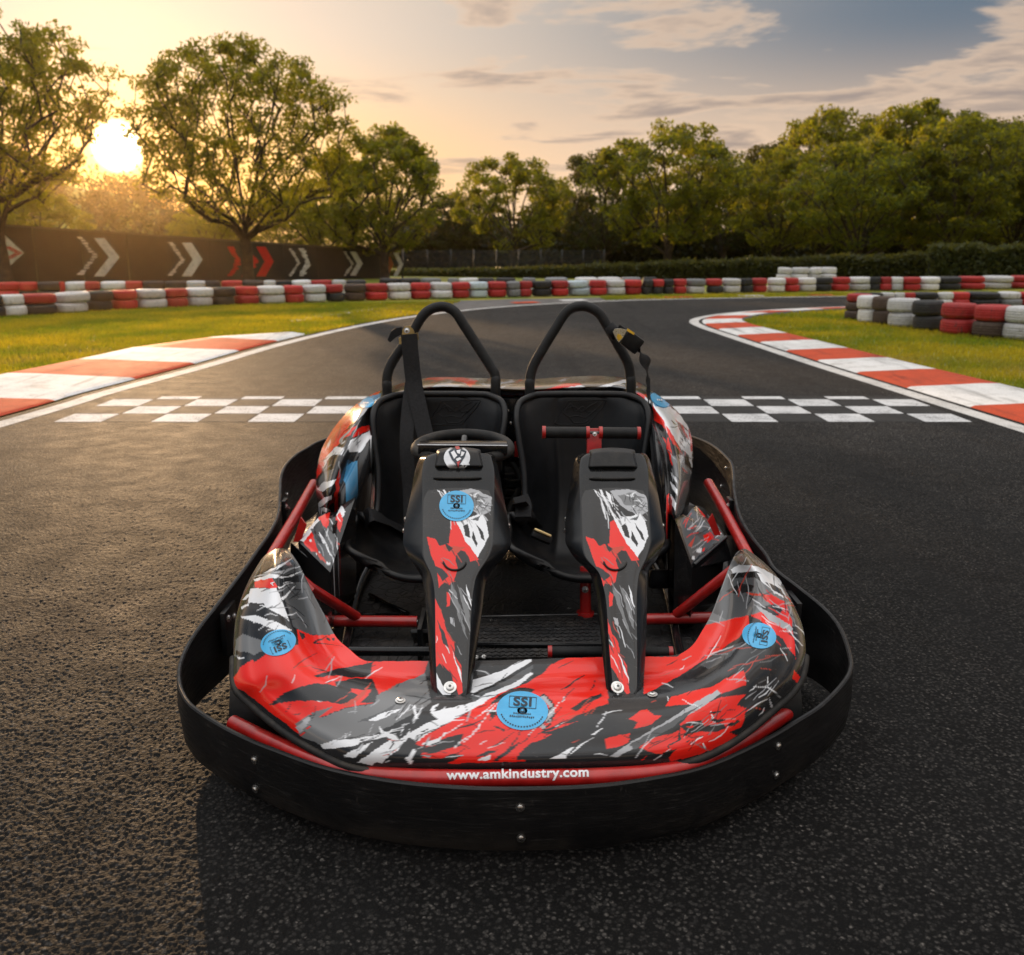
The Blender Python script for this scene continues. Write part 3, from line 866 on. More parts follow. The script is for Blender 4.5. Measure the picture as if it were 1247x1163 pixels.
def crown_points(nodes, par, T, nleaf, spread, seed, sparse=.5):
    q = np.random.default_rng(seed + 99)
    lo_, hi_ = T[:, 2].min(), T[:, 2].max(); fz_ = (T[:, 2] - lo_) / (hi_ - lo_); c0 = T.mean(0); rr_ = np.hypot(T[:, 0] - c0[0], T[:, 1] - c0[1]); rr_ /= rr_.max()
    w = q.uniform(.5, 1.6, len(T)) * (sparse * (.25 + 1.4 * np.maximum(fz_, rr_ * .85) ** 1.6) + (1 - sparse)); w /= w.sum()
    idx = q.choice(len(T), nleaf, p=w)
    sp = spread * q.uniform(.65, 1.3, (len(T), 1))
    g = q.normal(size=(nleaf, 3)); g /= np.maximum(1, np.linalg.norm(g, axis=1) / 1.9)[:, None]
    return T[idx] + g * sp[idx] * [1, 1, .62] + [0, 0, spread * .15]
def make_tree_data(seed, H, Wd, fork, ntip, r0, nleaf, leaf, spread, sparse=.5, **kw):
    nodes, par, rad, T = grow(seed, H, Wd, fork, ntip, r0, **kw)
    V, F = wood_mesh(nodes, par, rad)
    wood = npmesh("trunk", V, np.array(F)); wood.materials.append(M_BARK); wood.polygons.foreach_set('use_smooth', [True] * len(wood.polygons))
    Cp = crown_points(nodes, par, T, nleaf, spread, seed, sparse)
    V, F = leaf_quads(Cp, leaf)
    cr = npmesh("crown", V, F); cr.materials.append(M_LEAF)
    return wood, cr
def place_tree(data, p, label, s=1.0, sx=1.0, rz=0.0, group="trees round the track", dark=False):
    r = empty("tree", (p.x, p.y, 0), rz); r.scale = (s * sx, s * sx, s)
    tag(r, label, "tree", group)
    link("trunk", data[0], None, r, False, True); cr_ = link("crown", data[1], None, r, False, True)
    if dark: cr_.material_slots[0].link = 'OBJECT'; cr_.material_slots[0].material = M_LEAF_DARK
    return r
def P2(px, Y): p = D(px, 320, Y); return Vector((p.x, Y, 0))
def top_z(px, py, Y): return D(px, py, Y).z
def width(wpx, Y): return wpx * (Y * CT) / FPX
# the two large trees against the sun
t1 = make_tree_data(3, top_z(20, 2, 27), width(255, 27), 1.9, 420, .17, 24000, .070, .19, 1.0, low=.28)
place_tree(t1, P2(4, 27), "tall open-crowned tree at the left edge, left of the low sun", rz=.3)
t2 = make_tree_data(12, top_z(300, 50, 30), width(250, 30), 2.1, 460, .17, 26000, .070, .19, 1.0, low=.25)
place_tree(t2, P2(301, 30), "large spreading tree in front of the dark wall, just right of the sun", rz=0)
t3 = make_tree_data(23, top_z(470, 150, 38), width(160, 38), 1.3, 190, .17, 17000, .088, .23, .8, low=.16)
place_tree(t3, P2(468, 38), "rounded tree standing at the right end of the dark wall")
t4 = make_tree_data(31, top_z(625, 188, 50), width(148, 50), 1.4, 130, .15, 12500, .10, .24, .8, low=.18)
place_tree(t4, P2(646 - 22, 50), "small airy tree behind the low hedge, between the two kart roll bars")
t5 = make_tree_data(44, top_z(812, 150, 42), width(172, 42), 1.3, 210, .19, 21000, .098, .26, low=.18)
place_tree(t5, P2(813, 42), "full dark tree with thick trunk standing in front of the hedge")
A1 = make_tree_data(51, 7.0, 6.4, 1.2, 170, .17, 17000, .10, .28, .8, low=.18)
A2 = make_tree_data(62, 7.0, 5.6, 1.4, 160, .16, 16000, .10, .27, .8, low=.18)
A3 = make_tree_data(73, 7.0, 6.0, 1.1, 170, .17, 17000, .10, .28, .8, low=.16)
def std(data, px, Y, py_top, wpx, base_w, label, rz, group="trees round the track", dark=False):
    H = top_z(px, py_top, Y); s = H / 7.0 * 1.02
    return place_tree(data, P2(px, Y), label, s, width(wpx, Y) / (base_w * s), rz, group, dark)
std(A2, 945, 46, 186, 120, 5.6, "sunlit tree right of the thick-trunked tree, at the start of the right-hand clump", 1.0)
std(A1, 1043, 41, 172, 160, 6.4, "tree with twin pale trunks just behind the hedge, lit gold on its left", 2.2)
std(A3, 1112, 44, 128, 165, 6.0, "tallest tree of the right-hand clump, rising highest into the clouds", .4)
std(A2, 1160, 40, 150, 150, 5.6, "tree with a pale slanting trunk above the taller hedge", 3.9)
std(A1, 1232, 42, 146, 165, 6.4, "dark tree at the right edge above the taller hedge", 5.0)
std(A3, 1000, 52, 138, 150, 6.0, "tree whose high crown shows behind the clump's golden tree", 2.9)
std(A1, 1320, 40, 140, 170, 6.4, "dark tree leaning in at the extreme right edge", 1.3)
# darker second line of trees
bgt = [(A3, 735, 58, 186, 120, 6.0, "tree half hidden behind the left side of the thick-trunked tree"),
       (A1, 695, 64, 236, 110, 6.4, "low dark tree filling the gap right of the small airy tree"),
       (A2, 560, 60, 240, 100, 5.6, "low dark tree filling the gap left of the small airy tree"),
       (A1, 880, 60, 196, 130, 6.4, "shaded tree behind the gap between thick-trunked tree and right-hand clump"),
       (A3, 945, 66, 176, 130, 6.0, "shaded tree behind the first tree of the right-hand clump"),
       (A2, 1070, 60, 158, 140, 5.6, "shaded tree deep between the twin-trunked and the tallest tree"),
       (A1, 1180, 60, 150, 150, 6.4, "shaded tree deep behind the slanting-trunk tree"),
       (A3, 1265, 58, 158, 150, 6.0, "shaded tree deep behind the right edge tree"),
       (A1, 390, 46, 222, 120, 6.4, "low yellow-lit tree behind the dark wall, under the large spreading tree's right limb"),
       (A2, 345, 52, 236, 110, 5.6, "low golden tree behind the dark wall, straight behind the large tree's trunk"),
       (A3, 430, 56, 206, 110, 6.0, "tree behind the wall, left of the rounded tree at its end"),
       (A1, 255, 50, 250, 90, 6.4, "small bush-like tree over the wall, below the sun's right side"),
       (A2, 48, 42, 236, 110, 5.6, "small tree over the wall beside the left edge trunk")]
for k, (d_, px, Y, pt, wp, bw, lab) in enumerate(bgt):
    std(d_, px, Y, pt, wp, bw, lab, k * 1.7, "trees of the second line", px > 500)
# hedges
def hedge(name, pts, w, label, dens=2600, leaf=.075, bump=.06):
    """pts: (x, y, height) along the hedge"""
    Pn = np.array(pts); Lp = np.linalg.norm(np.diff(Pn[:, :2], axis=0), axis=1); L = Lp.sum()
    k = int(L * dens); s = rng.uniform(0, L, k); cs = np.r_[0, np.cumsum(Lp)]
    x = np.interp(s, cs, Pn[:, 0]); y = np.interp(s, cs, Pn[:, 1]); h = np.interp(s, cs, Pn[:, 2])
    h = h * (1 + .05 * np.sin(s * 2.1) + .04 * np.sin(s * 5.3 + 1))
    side = rng.integers(0, 3, k); t = rng.uniform(-.5, .5, k); z = rng.uniform(0, 1, k)
    off = np.where(side == 0, -.5, np.where(side == 1, .5, t)) * w
    zz = np.where(side == 2, 1.0, z) * h
    d_ = np.array([Pn[-1, 0] - Pn[0, 0], Pn[-1, 1] - Pn[0, 1]]); d_ /= np.linalg.norm(d_); nn = np.array([-d_[1], d_[0]])
    C = np.c_[x + nn[0] * off, y + nn[1] * off, zz] + rng.normal(0, bump, (k, 3)); C[:, 2] = np.maximum(C[:, 2], .03)
    V, F = leaf_quads(C, leaf)
    r = empty(name, (Pn[0, 0], Pn[0, 1], 0)); tag(r, label, "hedge")
    link("foliage", npmesh("foliage", V, F), M_HEDGE, r, smooth=False)
    bm = bmesh.new()
    for a, b_ in zip(Pn[:-1], Pn[1:]):
        m = (a + b_) / 2; dd = b_ - a
        rot = Matrix.Rotation(math.atan2(dd[1], dd[0]), 3, 'Z')
        add_box(bm, (m[0], m[1], m[2] * .44), (np.hypot(dd[0], dd[1]), w * .8, m[2] * .88), rot)
    link("inner_twigs", bm_mesh("inner_twigs", bm), simple("hedge_inner", (.010, .013, .005), .9), r, smooth=False)
def hp(px, Y, pt): p = P2(px, Y); return (p.x, Y, top_z(px, pt, Y))
hedge("hedge", [hp(480, 43, 333), hp(650, 40, 329), hp(830, 37.5, 321.5), hp(940, 36, 318), hp(1145, 35, 312)], .9, "long low clipped hedge with sunlit top behind the far tyre barrier")
hedge("hedge", [hp(1132, 33.5, 303.5), hp(1250, 32, 301.5), hp(1420, 31, 300)], 1.0, "taller dark clipped hedge block at the right edge")
# ------------------------------------------------------------------ hill and far woods
bm = bmesh.new()
nx, ny = 60, 14
hv = []
for j in range(ny):
    rowv = []
    for i in range(nx):
        az = math.radians(-62 + 50 * i / (nx - 1)); Yd = 95 + 110 * j / (ny - 1)
        prof = np.interp(i / (nx - 1), [0, .3, .52, .68, .81, .845, .88, .94, 1], [1.4, 1.3, 1.1, 1.0, .90, .66, .30, .10, 0])
        z = prof * 12.2 * math.sin(PI * .5 * min(1, j / (ny - 1) * 1.6)) + .5 * math.sin(i * .9) + .4 * math.sin(i * 2.3 + j) - .8
        rowv.append(bm.verts.new((math.tan(az) * Yd, Yd, z)))
    hv.append(rowv)
for j in range(ny - 1):
    for i in range(nx - 1): bm.faces.new((hv[j][i], hv[j][i + 1], hv[j + 1][i + 1], hv[j + 1][i]))
me = bm_mesh("hill", bm)
hill = tag(link("hill", me, M_GRASS), kind='structure')
bv = BVHTree.FromPolygons([v.co.copy() for v in me.vertices], [tuple(p.vertices) for p in me.polygons])
Cw = []
q = np.random.default_rng(5)
for k in range(520):
    az = math.radians(q.uniform(-60, -15.5)); Yd = q.uniform(96, 170); x = math.tan(az) * Yd
    hit = bv.ray_cast(Vector((x, Yd, 60)), Vector((0, 0, -1)))
    z0 = hit[0].z if hit[0] is not None else 0
    R = q.uniform(1.5, 3.2); 
    u = q.normal(size=(150, 3)); u /= np.linalg.norm(u, axis=1)[:, None]
    Cw.append(np.array([x, Yd, z0 + R * .6]) + u * R * q.uniform(.5, 1.05, (150, 1)) * [1, 1, .85])
for k in range(150):
    px = q.uniform(500, 1500); Yd = q.uniform(66, 84); p = P2(px, Yd); R = q.uniform(1.6, 2.8)
    u = q.normal(size=(260, 3)); u /= np.linalg.norm(u, axis=1)[:, None]
    zc_ = q.uniform(.5, np.interp(px, [500, 640, 760, 900, 1300], [2.4, 2.2, 3.2, 5.0, 6.2]))
    Cw.append(np.array([p.x, Yd, zc_]) + u * R * q.uniform(.5, 1.05, (260, 1)) * [1, 1, .85])
for k in range(150):
    px = q.uniform(480, 1500); Yd = q.uniform(60, 66); p = P2(px, Yd); R = q.uniform(.8, 1.5)
    u = q.normal(size=(220, 3)); u /= np.linalg.norm(u, axis=1)[:, None]
    Cw.append(np.array([p.x, Yd, q.uniform(.4, 1.6)]) + u * R * q.uniform(.4, 1.05, (220, 1)) * [1.3, 1, .8])
V, F = leaf_quads(np.concatenate(Cw), .30)
M_WOODS = mat_leaf("woods_leaves", (.006, .013, .003), (.018, .028, .006), (.16, .12, .012), .30)
tag(link("distant_woods", npmesh("distant_woods", V, F), M_WOODS, smooth=False), kind='stuff')
# ------------------------------------------------------------------ warm evening haze
HAZE = 0.00021
if HAZE > 0:
    m = bpy.data.materials.new("haze"); m.use_nodes = True; t = m.node_tree; t.nodes.clear()
    o_ = t.nodes.new('ShaderNodeOutputMaterial'); v = t.nodes.new('ShaderNodeVolumePrincipled')
    v.inputs['Color'].default_value = (1, .70, .34, 1); v.inputs['Density'].default_value = HAZE; v.inputs['Anisotropy'].default_value = .87
    t.links.new(v.outputs[0], o_.inputs['Volume'])
    bm = bmesh.new(); add_box(bm, (0, 105, 9.5), (460, 230, 23))
    hz = link("haze", bm_mesh("haze", bm), m, smooth=False); tag(hz, kind='stuff')
# ------------------------------------------------------------------ kart: materials
def mat_livery():
    m, n, b, out = material("livery_lacquer")
    co = n.new('ShaderNodeTexCoord').outputs['Object']
    at = n.new('ShaderNodeAttribute', attribute_name='livery')
    f = n.noise(co, 60, 4, .6).outputs[0]
    sc = n.vm('MULTIPLY', co, (14, 60, 30)).outputs[0]
    st = n.noise(sc, 4, 4, .7).outputs[0]
    c = n.mix(n.ss(st, .62, .72, 0, .22), at.outputs['Color'], (.20, .19, .18))
    d = n.ss(n.noise(co, 5, 6, .7).outputs[0], .45, .8, 0, .10)
    c = n.mix(d, c, (.17, .14, .11))
    n.set(b.inputs['Base Color'], c)
    n.set(b.inputs['Roughness'], n.m('ADD', .10, n.m('MULTIPLY', f, .14)))
    b.inputs['Coat Weight'].default_value = .30; b.inputs['Specular IOR Level'].default_value = .32; b.inputs['Coat Roughness'].default_value = .05
    n.set(b.inputs['Normal'], n.bump(n.noise(co, 11, 3, .5).outputs[0], .06, .02))
    return m
M_LIV = mat_livery()
M_BLK = simple("black_gloss_plastic", (.007, .0075, .0085), .20, var=.3, coat=.10, dust=.05, spec=.24)
M_SAT = simple("black_satin_plastic", (.007, .0075, .0085), .38, var=.3, dust=.18, bump=.25, bscale=260, spec=.24)
def mat_band():
    m, n, b, out = material("bumper_band_plastic")
    co = n.new('ShaderNodeTexCoord').outputs['Object']
    a = n.noise(co, 6, 6, .7).outputs[0]
    sc = n.noise(n.vm('MULTIPLY', co, (5, 5, 70)).outputs[0], 3.0, 5, .72, .4).outputs[0]
    sc2 = n.noise(n.vm('MULTIPLY', co, (30, 30, 9)).outputs[0], 4.0, 4, .7).outputs[0]
    z = n.new('ShaderNodeSeparateXYZ', i={0: co}).outputs[2]
    c = n.mix(n.ss(a, .35, .7), (.0065, .0065, .007), (.0115, .011, .011))
    c = n.mix(n.m('MULTIPLY', n.ss(sc, .58, .68), n.ss(a, .42, .62, 0, .75)), c, (.055, .052, .050))
    c = n.mix(n.m('MULTIPLY', n.ss(sc2, .64, .72), .35), c, (.07, .062, .055))
    c = n.mix(n.m('MULTIPLY', n.ss(z, .10, .02), n.ss(a, .40, .65, 0, .5)), c, (.05, .042, .034))
    n.set(b.inputs['Base Color'], c)
    n.set(b.inputs['Roughness'], n.m('ADD', .30, n.m('MULTIPLY', n.ss(sc, .4, .7), .3)))
    b.inputs['Specular IOR Level'].default_value = .30
    n.set(b.inputs['Normal'], n.bump(n.m('ADD', n.m('MULTIPLY', sc, .5), n.noise(co, 12, 4).outputs[0]), .25, .004))
    return m
M_BAND = mat_band()
M_SEAT = simple("seat_moulded_plastic", (.0065, .007, .008), .30, var=.25, dust=.15, bump=.3, bscale=420, spec=.24)
def mat_floor():
    m, n, b, out = material("floor_tray_black")
    co = n.new('ShaderNodeTexCoord').outputs['Object']
    d = n.noise(co, 7, 6, .7).outputs[0]
    n.set(b.inputs['Base Color'], n.mix(n.ss(d, .45, .75, 0, .55), (.014, .014, .015), (.075, .062, .05)))
    n.set(b.inputs['Roughness'], n.m('ADD', .38, n.m('MULTIPLY', d, .3)))
    a = n.new('ShaderNodeTexWave', i={'Scale': 14, 'Distortion': 4.0, 'Detail': 1.0, 'Detail Scale': 2.2}); n.set(a.inputs['Vector'], co)
    v = n.vor(co, 22, 'DISTANCE_TO_EDGE').outputs['Distance']
    n.set(b.inputs['Normal'], n.bump(n.m('ADD', n.ss(a.outputs[0], .75, .85), n.ss(v, .03, .10)), .9, .004))
    return m
M_FLOOR = mat_floor()
M_RED = simple("red_powder_coat", (.40, .012, .010), .30, var=.18, coat=.35, dust=.12, bump=.08, bscale=150)
M_WEB = simple("belt_webbing", (.012, .012, .013), .75, var=.3, nscale=120, bump=.5, bscale=900, spec=.24)
M_RUB = simple("rubber", (.014, .014, .014), .62, var=.3, dust=.35, bump=.3, bscale=120, spec=.24)
M_FOAM = simple("roll_bar_foam", (.012, .0125, .013), .55, var=.3, dust=.12, bump=.35, bscale=300, spec=.24)
M_STEEL = simple("bright_steel", (.62, .61, .59), .28, metal=1.0, var=.12, nscale=80)
M_DSTEEL = simple("dark_steel", (.10, .10, .10), .4, metal=.8, var=.3)
M_BRASS = simple("buckle_brass", (.62, .48, .24), .33, metal=1.0, var=.2)
M_YEL = simple("yellow_plastic", (.70, .42, .03), .4)
M_BLUE = simple("sticker_blue", (.055, .40, .72), .32, var=.06, coat=.3)
M_INK = simple("sticker_ink", (.018, .030, .045), .5, var=.1)
M_WHT = simple("white_vinyl", (.74, .75, .77), .4, var=.06)
M_SILV = simple("emblem_silver", (.55, .56, .58), .3, metal=.4)

# ------------------------------------------------------------------ kart: painted livery
def vnoise(P, s, seed):
    q = np.random.default_rng(seed); g = q.uniform(-1, 1, (64, 64))
    x, y = P[:, 0] / s, P[:, 1] / s
    xi, yi = np.floor(x).astype(int), np.floor(y).astype(int); fx, fy = x - xi, y - yi
    fx = fx * fx * (3 - 2 * fx); fy = fy * fy * (3 - 2 * fy)
    a = g[xi % 64, yi % 64]; b_ = g[(xi + 1) % 64, yi % 64]; c = g[xi % 64, (yi + 1) % 64]; d = g[(xi + 1) % 64, (yi + 1) % 64]
    return (a * (1 - fx) + b_ * fx) * (1 - fy) + (c * (1 - fx) + d * fx) * fy
PAL = {'R': (.80, .018, .010), 'O': (.55, .05, .025), 'G': (.17, .175, .18), 'H': (.085, .09, .095), 'D': (.017, .0185, .021), 'K': (.010, .010, .011),
       'W': (.80, .82, .85), 'L': (.40, .41, .43), 'B': (.07, .33, .60), 'T': (.17, .13, .09), 'C': (.014, .013, .0125)}
def paint(obj, base, shapes, warp=1.6, wseed=1, pix=None, black=None):
    """colour attribute of the printed livery; shapes are ('X', [(x, y), ...]) areas or ('X', [(x, y), ...], width) strokes"""
    me = obj.data
    nV = len(me.vertices)
    if pix is None:
        co = np.empty(nV * 3); me.vertices.foreach_get('co', co)
        pix = proj(co.reshape(-1, 3))
    Pw = pix + np.stack([vnoise(pix, 7, wseed) + .4 * vnoise(pix, 3, wseed + 1), vnoise(pix, 7, wseed + 2) + .4 * vnoise(pix, 3, wseed + 3)], 1) * warp
    col = np.tile(np.array([*PAL[base], 1.0], np.float32), (nV, 1))
    for s in shapes:
        c = PAL[s[0]]; pts = np.array(s[1], float)
        if len(s) == 2:
            lo, hi = pts.min(0) - 4, pts.max(0) + 4
            k = np.where((Pw[:, 0] > lo[0]) & (Pw[:, 0] < hi[0]) & (Pw[:, 1] > lo[1]) & (Pw[:, 1] < hi[1]))[0]
            if len(k): k = k[inside(Pw[k], pts)]
        else:
            w = max(s[2], 1.25)
            lo, hi = pts.min(0) - w - 2, pts.max(0) + w + 2
            k = np.where((Pw[:, 0] > lo[0]) & (Pw[:, 0] < hi[0]) & (Pw[:, 1] > lo[1]) & (Pw[:, 1] < hi[1]))[0]
            if len(k):
                Q = Pw[k]; ok = np.zeros(len(k)); m = len(pts) - 1
                for j in range(m):
                    a, b_ = pts[j], pts[j + 1]; d = b_ - a; L2 = (d * d).sum() + 1e-9
                    u = ((Q - a) @ d / L2)
                    uc = np.clip(u, 0, 1); dist = np.linalg.norm(Q - a - uc[:, None] * d, axis=1)
                    taper = 1 - .85 * np.abs((j + uc) / m - .45) * 1.6
                    ok = np.maximum(ok, np.clip((w * .5 * np.clip(taper, .55, 1) - dist) / .9 + .5, 0, 1))
                col[k, :3] = col[k, :3] * (1 - ok[:, None]) + np.array(c) * ok[:, None]
            continue
        col[k, :3] = c
    if black is not None: col[black, :3] = PAL['K']
    at = me.color_attributes.new('livery', 'FLOAT_COLOR', 'POINT')
    at.data.foreach_set('color', col.ravel())
def scratches(region, n_, ang, spread, lens, cols, seed, wid=(.6, 1.8)):
    q = random.Random(seed); out = []
    xs = [p[0] for p in region]; ys = [p[1] for p in region]
    R_ = np.array(region, float)
    while len(out) < n_:
        x, y = q.uniform(min(xs), max(xs)), q.uniform(min(ys), max(ys))
        if not inside(np.array([[x, y]]), region)[0]: continue
        a = math.radians(ang + q.gauss(0, spread)); L = q.uniform(*lens)
        b_ = a + q.gauss(0, .25)
        out.append((q.choice(cols), [(x, y), (x + math.cos(a) * L * .5, y - math.sin(a) * L * .5), (x + math.cos(a) * L * .5 + math.cos(b_) * L * .5, y - math.sin(a) * L * .5 - math.sin(b_) * L * .5)], q.uniform(*wid)))
    return out
def shards(region, n_, ang, spread, size, cols, seed):
    q = random.Random(seed); out = []
    xs = [p[0] for p in region]; ys = [p[1] for p in region]
    while len(out) < n_:
        x, y = q.uniform(min(xs), max(xs)), q.uniform(min(ys), max(ys))
        if not inside(np.array([[x, y]]), region)[0]: continue
        a = math.radians(ang + q.gauss(0, spread)); L = q.uniform(*size); w = L * q.uniform(.12, .3)
        ca, sa = math.cos(a), -math.sin(a)
        P = []
        for u, v in [(-.5, 0), (-.2, -.5), (.1, -.25), (.3, -.6), (.5, 0), (.2, .35), (0, .6), (-.25, .2)]:
            u += q.uniform(-.1, .1); v += q.uniform(-.25, .25)
            P.append((x + ca * u * L - sa * v * w, y + sa * u * L + ca * v * w))
        out.append((q.choice(cols), P))
    return out
def tf(ox, oy, s, pts): return [(ox + x / s, oy + y / s) for x, y in pts]

# ------------------------------------------------------------------ kart: root and lofted panels
KART = empty("go_kart", (0, 2.5, 0))
tag(KART, "two-seat rental go-kart with glossy red, grey and black livery, parked before the start line", "go-kart")
def loft(name, st, nu, nv, bulge, mat, parent=KART, skirt_o=.05, skirt_i=.02, crown=1.0, side_in=.03):
    """panel between an outer and an inner rail; st rows: ox, oy, ix, iy, zo, zi; bulge(u, v) lifts it"""
    R_ = catmull(st, nu)
    V = np.zeros((nu, nv + 4, 3))
    for a in range(nu):
        ox, oy, ix, iy, zo, zi = R_[a]
        u = a / (nu - 1)
        for b_ in range(nv):
            v = b_ / (nv - 1)
            px, py = ox + (ix - ox) * v, oy + (iy - oy) * v
            z = zo + (zi - zo) * v + bulge(u, v)
            V[a, b_ + 2] = G(px, py, z)
    cen = V[:, 2:-2].mean(axis=(1))
    for a in range(nu):
        o_, i_ = V[a, 2].copy(), V[a, nv + 1].copy()
        ci = cen[a] - o_; ci[2] = 0; ci /= np.linalg.norm(ci) + 1e-9
        co_ = cen[a] - i_; co_[2] = 0; co_ /= np.linalg.norm(co_) + 1e-9
        V[a, 1] = o_ + ci * .004 + [0, 0, -skirt_o * .3]
        V[a, 0] = o_ + ci * side_in + [0, 0, -skirt_o]
        V[a, nv + 2] = i_ + co_ * .003 + [0, 0, -skirt_i * .4]
        V[a, nv + 3] = i_ + co_ * side_in * .4 + [0, 0, -skirt_i]
    m_ = nv + 4
    i = (np.arange(nu - 1)[:, None] * m_ + np.arange(m_ - 1)[None]).ravel()
    F = np.stack([i, i + 1, i + m_ + 1, i + m_], 1)
    me = npmesh(name, V.reshape(-1, 3), F)
    return link(name, me, mat, parent), V
def stick_mesh(name, P2d, faces, bvh, off, mat, parent):
    """flat outline in survey pixels laid on a surface"""
    V = []
    for x, y in P2d:
        d = Vector(ray(x, y)).normalized()
        hit = bvh.ray_cast(Vector((0, 0, CAM_H)), d)
        if hit[0] is None:
            nr = bvh.find_nearest(Vector((0, 0, CAM_H)) + d * 2.0); p, nm = nr[0], nr[1]
        else: p, nm = hit[0], hit[1]
        if nm.dot(d) > 0: nm = -nm
        V.append(p + nm * off)
    me = npmesh(name, V, faces)
    return link(name, me, mat, parent)
def bvh_of(o):
    me = o.data
    return BVHTree.FromPolygons([v.co.copy() for v in me.vertices], [tuple(p.vertices) for p in me.polygons])
def disc_faces(cx, cy, rx, ry, rot, rings=5, seg=40):
    P, F = [(cx, cy)], []
    for r in range(1, rings + 1):
        for k in range(seg):
            t = 2 * PI * k / seg; x, y = rx * r / rings * math.cos(t), ry * r / rings * math.sin(t)
            P.append((cx + x * math.cos(rot) - y * math.sin(rot), cy + x * math.sin(rot) + y * math.cos(rot)))
    for k in range(seg): F.append((0, 1 + k, 1 + (k + 1) % seg))
    for r in range(rings - 1):
        for k in range(seg):
            a = 1 + r * seg + k; b_ = 1 + r * seg + (k + 1) % seg
            F.append((a, b_, b_ + seg, a + seg))
    return P, F
def text_mesh(txt, bold=.0, spacing=1.0):
    cu = bpy.data.curves.new("lettering", 'FONT'); cu.body = txt; cu.align_x = 'CENTER'; cu.align_y = 'CENTER'; cu.size = 1.0
    cu.offset = bold; cu.space_character = spacing; cu.resolution_u = 4
    o = bpy.data.objects.new("lettering", cu); COL.objects.link(o)
    bpy.context.view_layer.update()
    me = bpy.data.meshes.new_from_object(o.evaluated_get(bpy.context.evaluated_depsgraph_get()))
    bpy.data.objects.remove(o); bpy.data.curves.remove(cu)
    bm = bmesh.new(); bm.from_mesh(me); bpy.data.meshes.remove(me)
    bmesh.ops.triangulate(bm, faces=bm.faces)
    for _ in range(3):
        es = [e for e in bm.edges if e.calc_length() > .16]
        if not es: break
        bmesh.ops.subdivide_edges(bm, edges=es, cuts=1)
        bmesh.ops.triangulate(bm, faces=bm.faces)
    bm.verts.index_update()
    V = [(v.co.x, v.co.y) for v in bm.verts]; F = [tuple(v.index for v in f.verts) for f in bm.faces]
    bm.free()
    return V, F
def stick_text(name, txt, cx, cy, h, wscale, rot, bvh, off, mat, parent, bold=.02, spacing=1.0):
    V, F = text_mesh(txt, bold, spacing)
    c, s_ = math.cos(rot), math.sin(rot)
    P = [(cx + (x * h * wscale) * c - (-y * h) * s_, cy + (x * h * wscale) * s_ + (-y * h) * c) for x, y in V]
    return stick_mesh(name, P, F, bvh, off, mat, parent)
def poly_fill(pts, L=2.0):
    bm = bmesh.new(); bm.faces.new([bm.verts.new((x, y, 0)) for x, y in pts])
    bmesh.ops.triangulate(bm, faces=bm.faces)
    for _ in range(4):
        es = [e for e in bm.edges if e.calc_length() > L]
        if not es: break
        bmesh.ops.subdivide_edges(bm, edges=es, cuts=1); bmesh.ops.triangulate(bm, faces=bm.faces)
    bm.verts.index_update()
    P = [(v.co.x, v.co.y) for v in bm.verts]; F = [tuple(v.index for v in f.verts) for f in bm.faces]; bm.free()
    return P, F
def sticker(cx, cy, rx, ry, rot, surf, bvh, ring=None, upright=True, trot=None):
    P, F = disc_faces(cx, cy, rx, ry, rot)
    st = stick_mesh("sticker", P, F, bvh, .0016, M_BLUE, surf)
    t = rot if trot is None else trot
    c, s_ = math.cos(t), math.sin(t)
    at = lambda x, y: (cx + x * c - y * s_, cy + x * s_ + y * c)
    x0, y0 = at(0, -ry * .42)
    stick_text("lettering", "SSI", x0, y0, ry * .62, rx / ry * .95, t, bvh, .0026, M_INK, st, .035, 1.08)
    # small print: a row of short strokes following the rim and two short lines
    V, Fq = [], []
    q = random.Random(int(cx))
    def dash(x, y, w, h, a=0):
        ca, sa = math.cos(a), math.sin(a); k = len(V)
        for u, v in ((-w, -h), (w, -h), (w, h), (-w, h)): V.append(at(x + u * ca - v * sa, y + u * sa + v * ca))
        Fq.append((k, k + 1, k + 2, k + 3))
    for k in range(13):
        x = (k - 6) * rx * .075; dash(x, ry * .33 + q.uniform(-.3, .3), rx * .022, ry * q.uniform(.03, .055))
    for k in range(9):
        x = (k - 4) * rx * .078; dash(x, ry * .17, rx * .024, ry * q.uniform(.03, .05))
    for k in range(19):
        a = math.radians(160 - 140 * k / 18)
        dash(rx * .84 * math.cos(a), ry * .84 * math.sin(a), rx * .028, ry * .035, -(math.radians(90) - a))
    for k in range(10):
        a0, a1 = 2 * PI * k / 10, 2 * PI * (k + 1) / 10
        dash(rx * .07 * math.cos(a0), -ry * .02 + ry * .09 * math.sin(a0), rx * .018, ry * .03)
    # thin frame round the letters
    for (x, y, w, h) in [(0, -ry * .70, rx * .52, ry * .014), (0, -ry * .13, rx * .52, ry * .014), (-rx * .52, -ry * .415, rx * .012, ry * .29), (rx * .52, -ry * .415, rx * .012, ry * .29)]:
        dash(x, y, w, h)
    stick_mesh("small_print", V, Fq, bvh, .0025, M_INK, st)
    return st
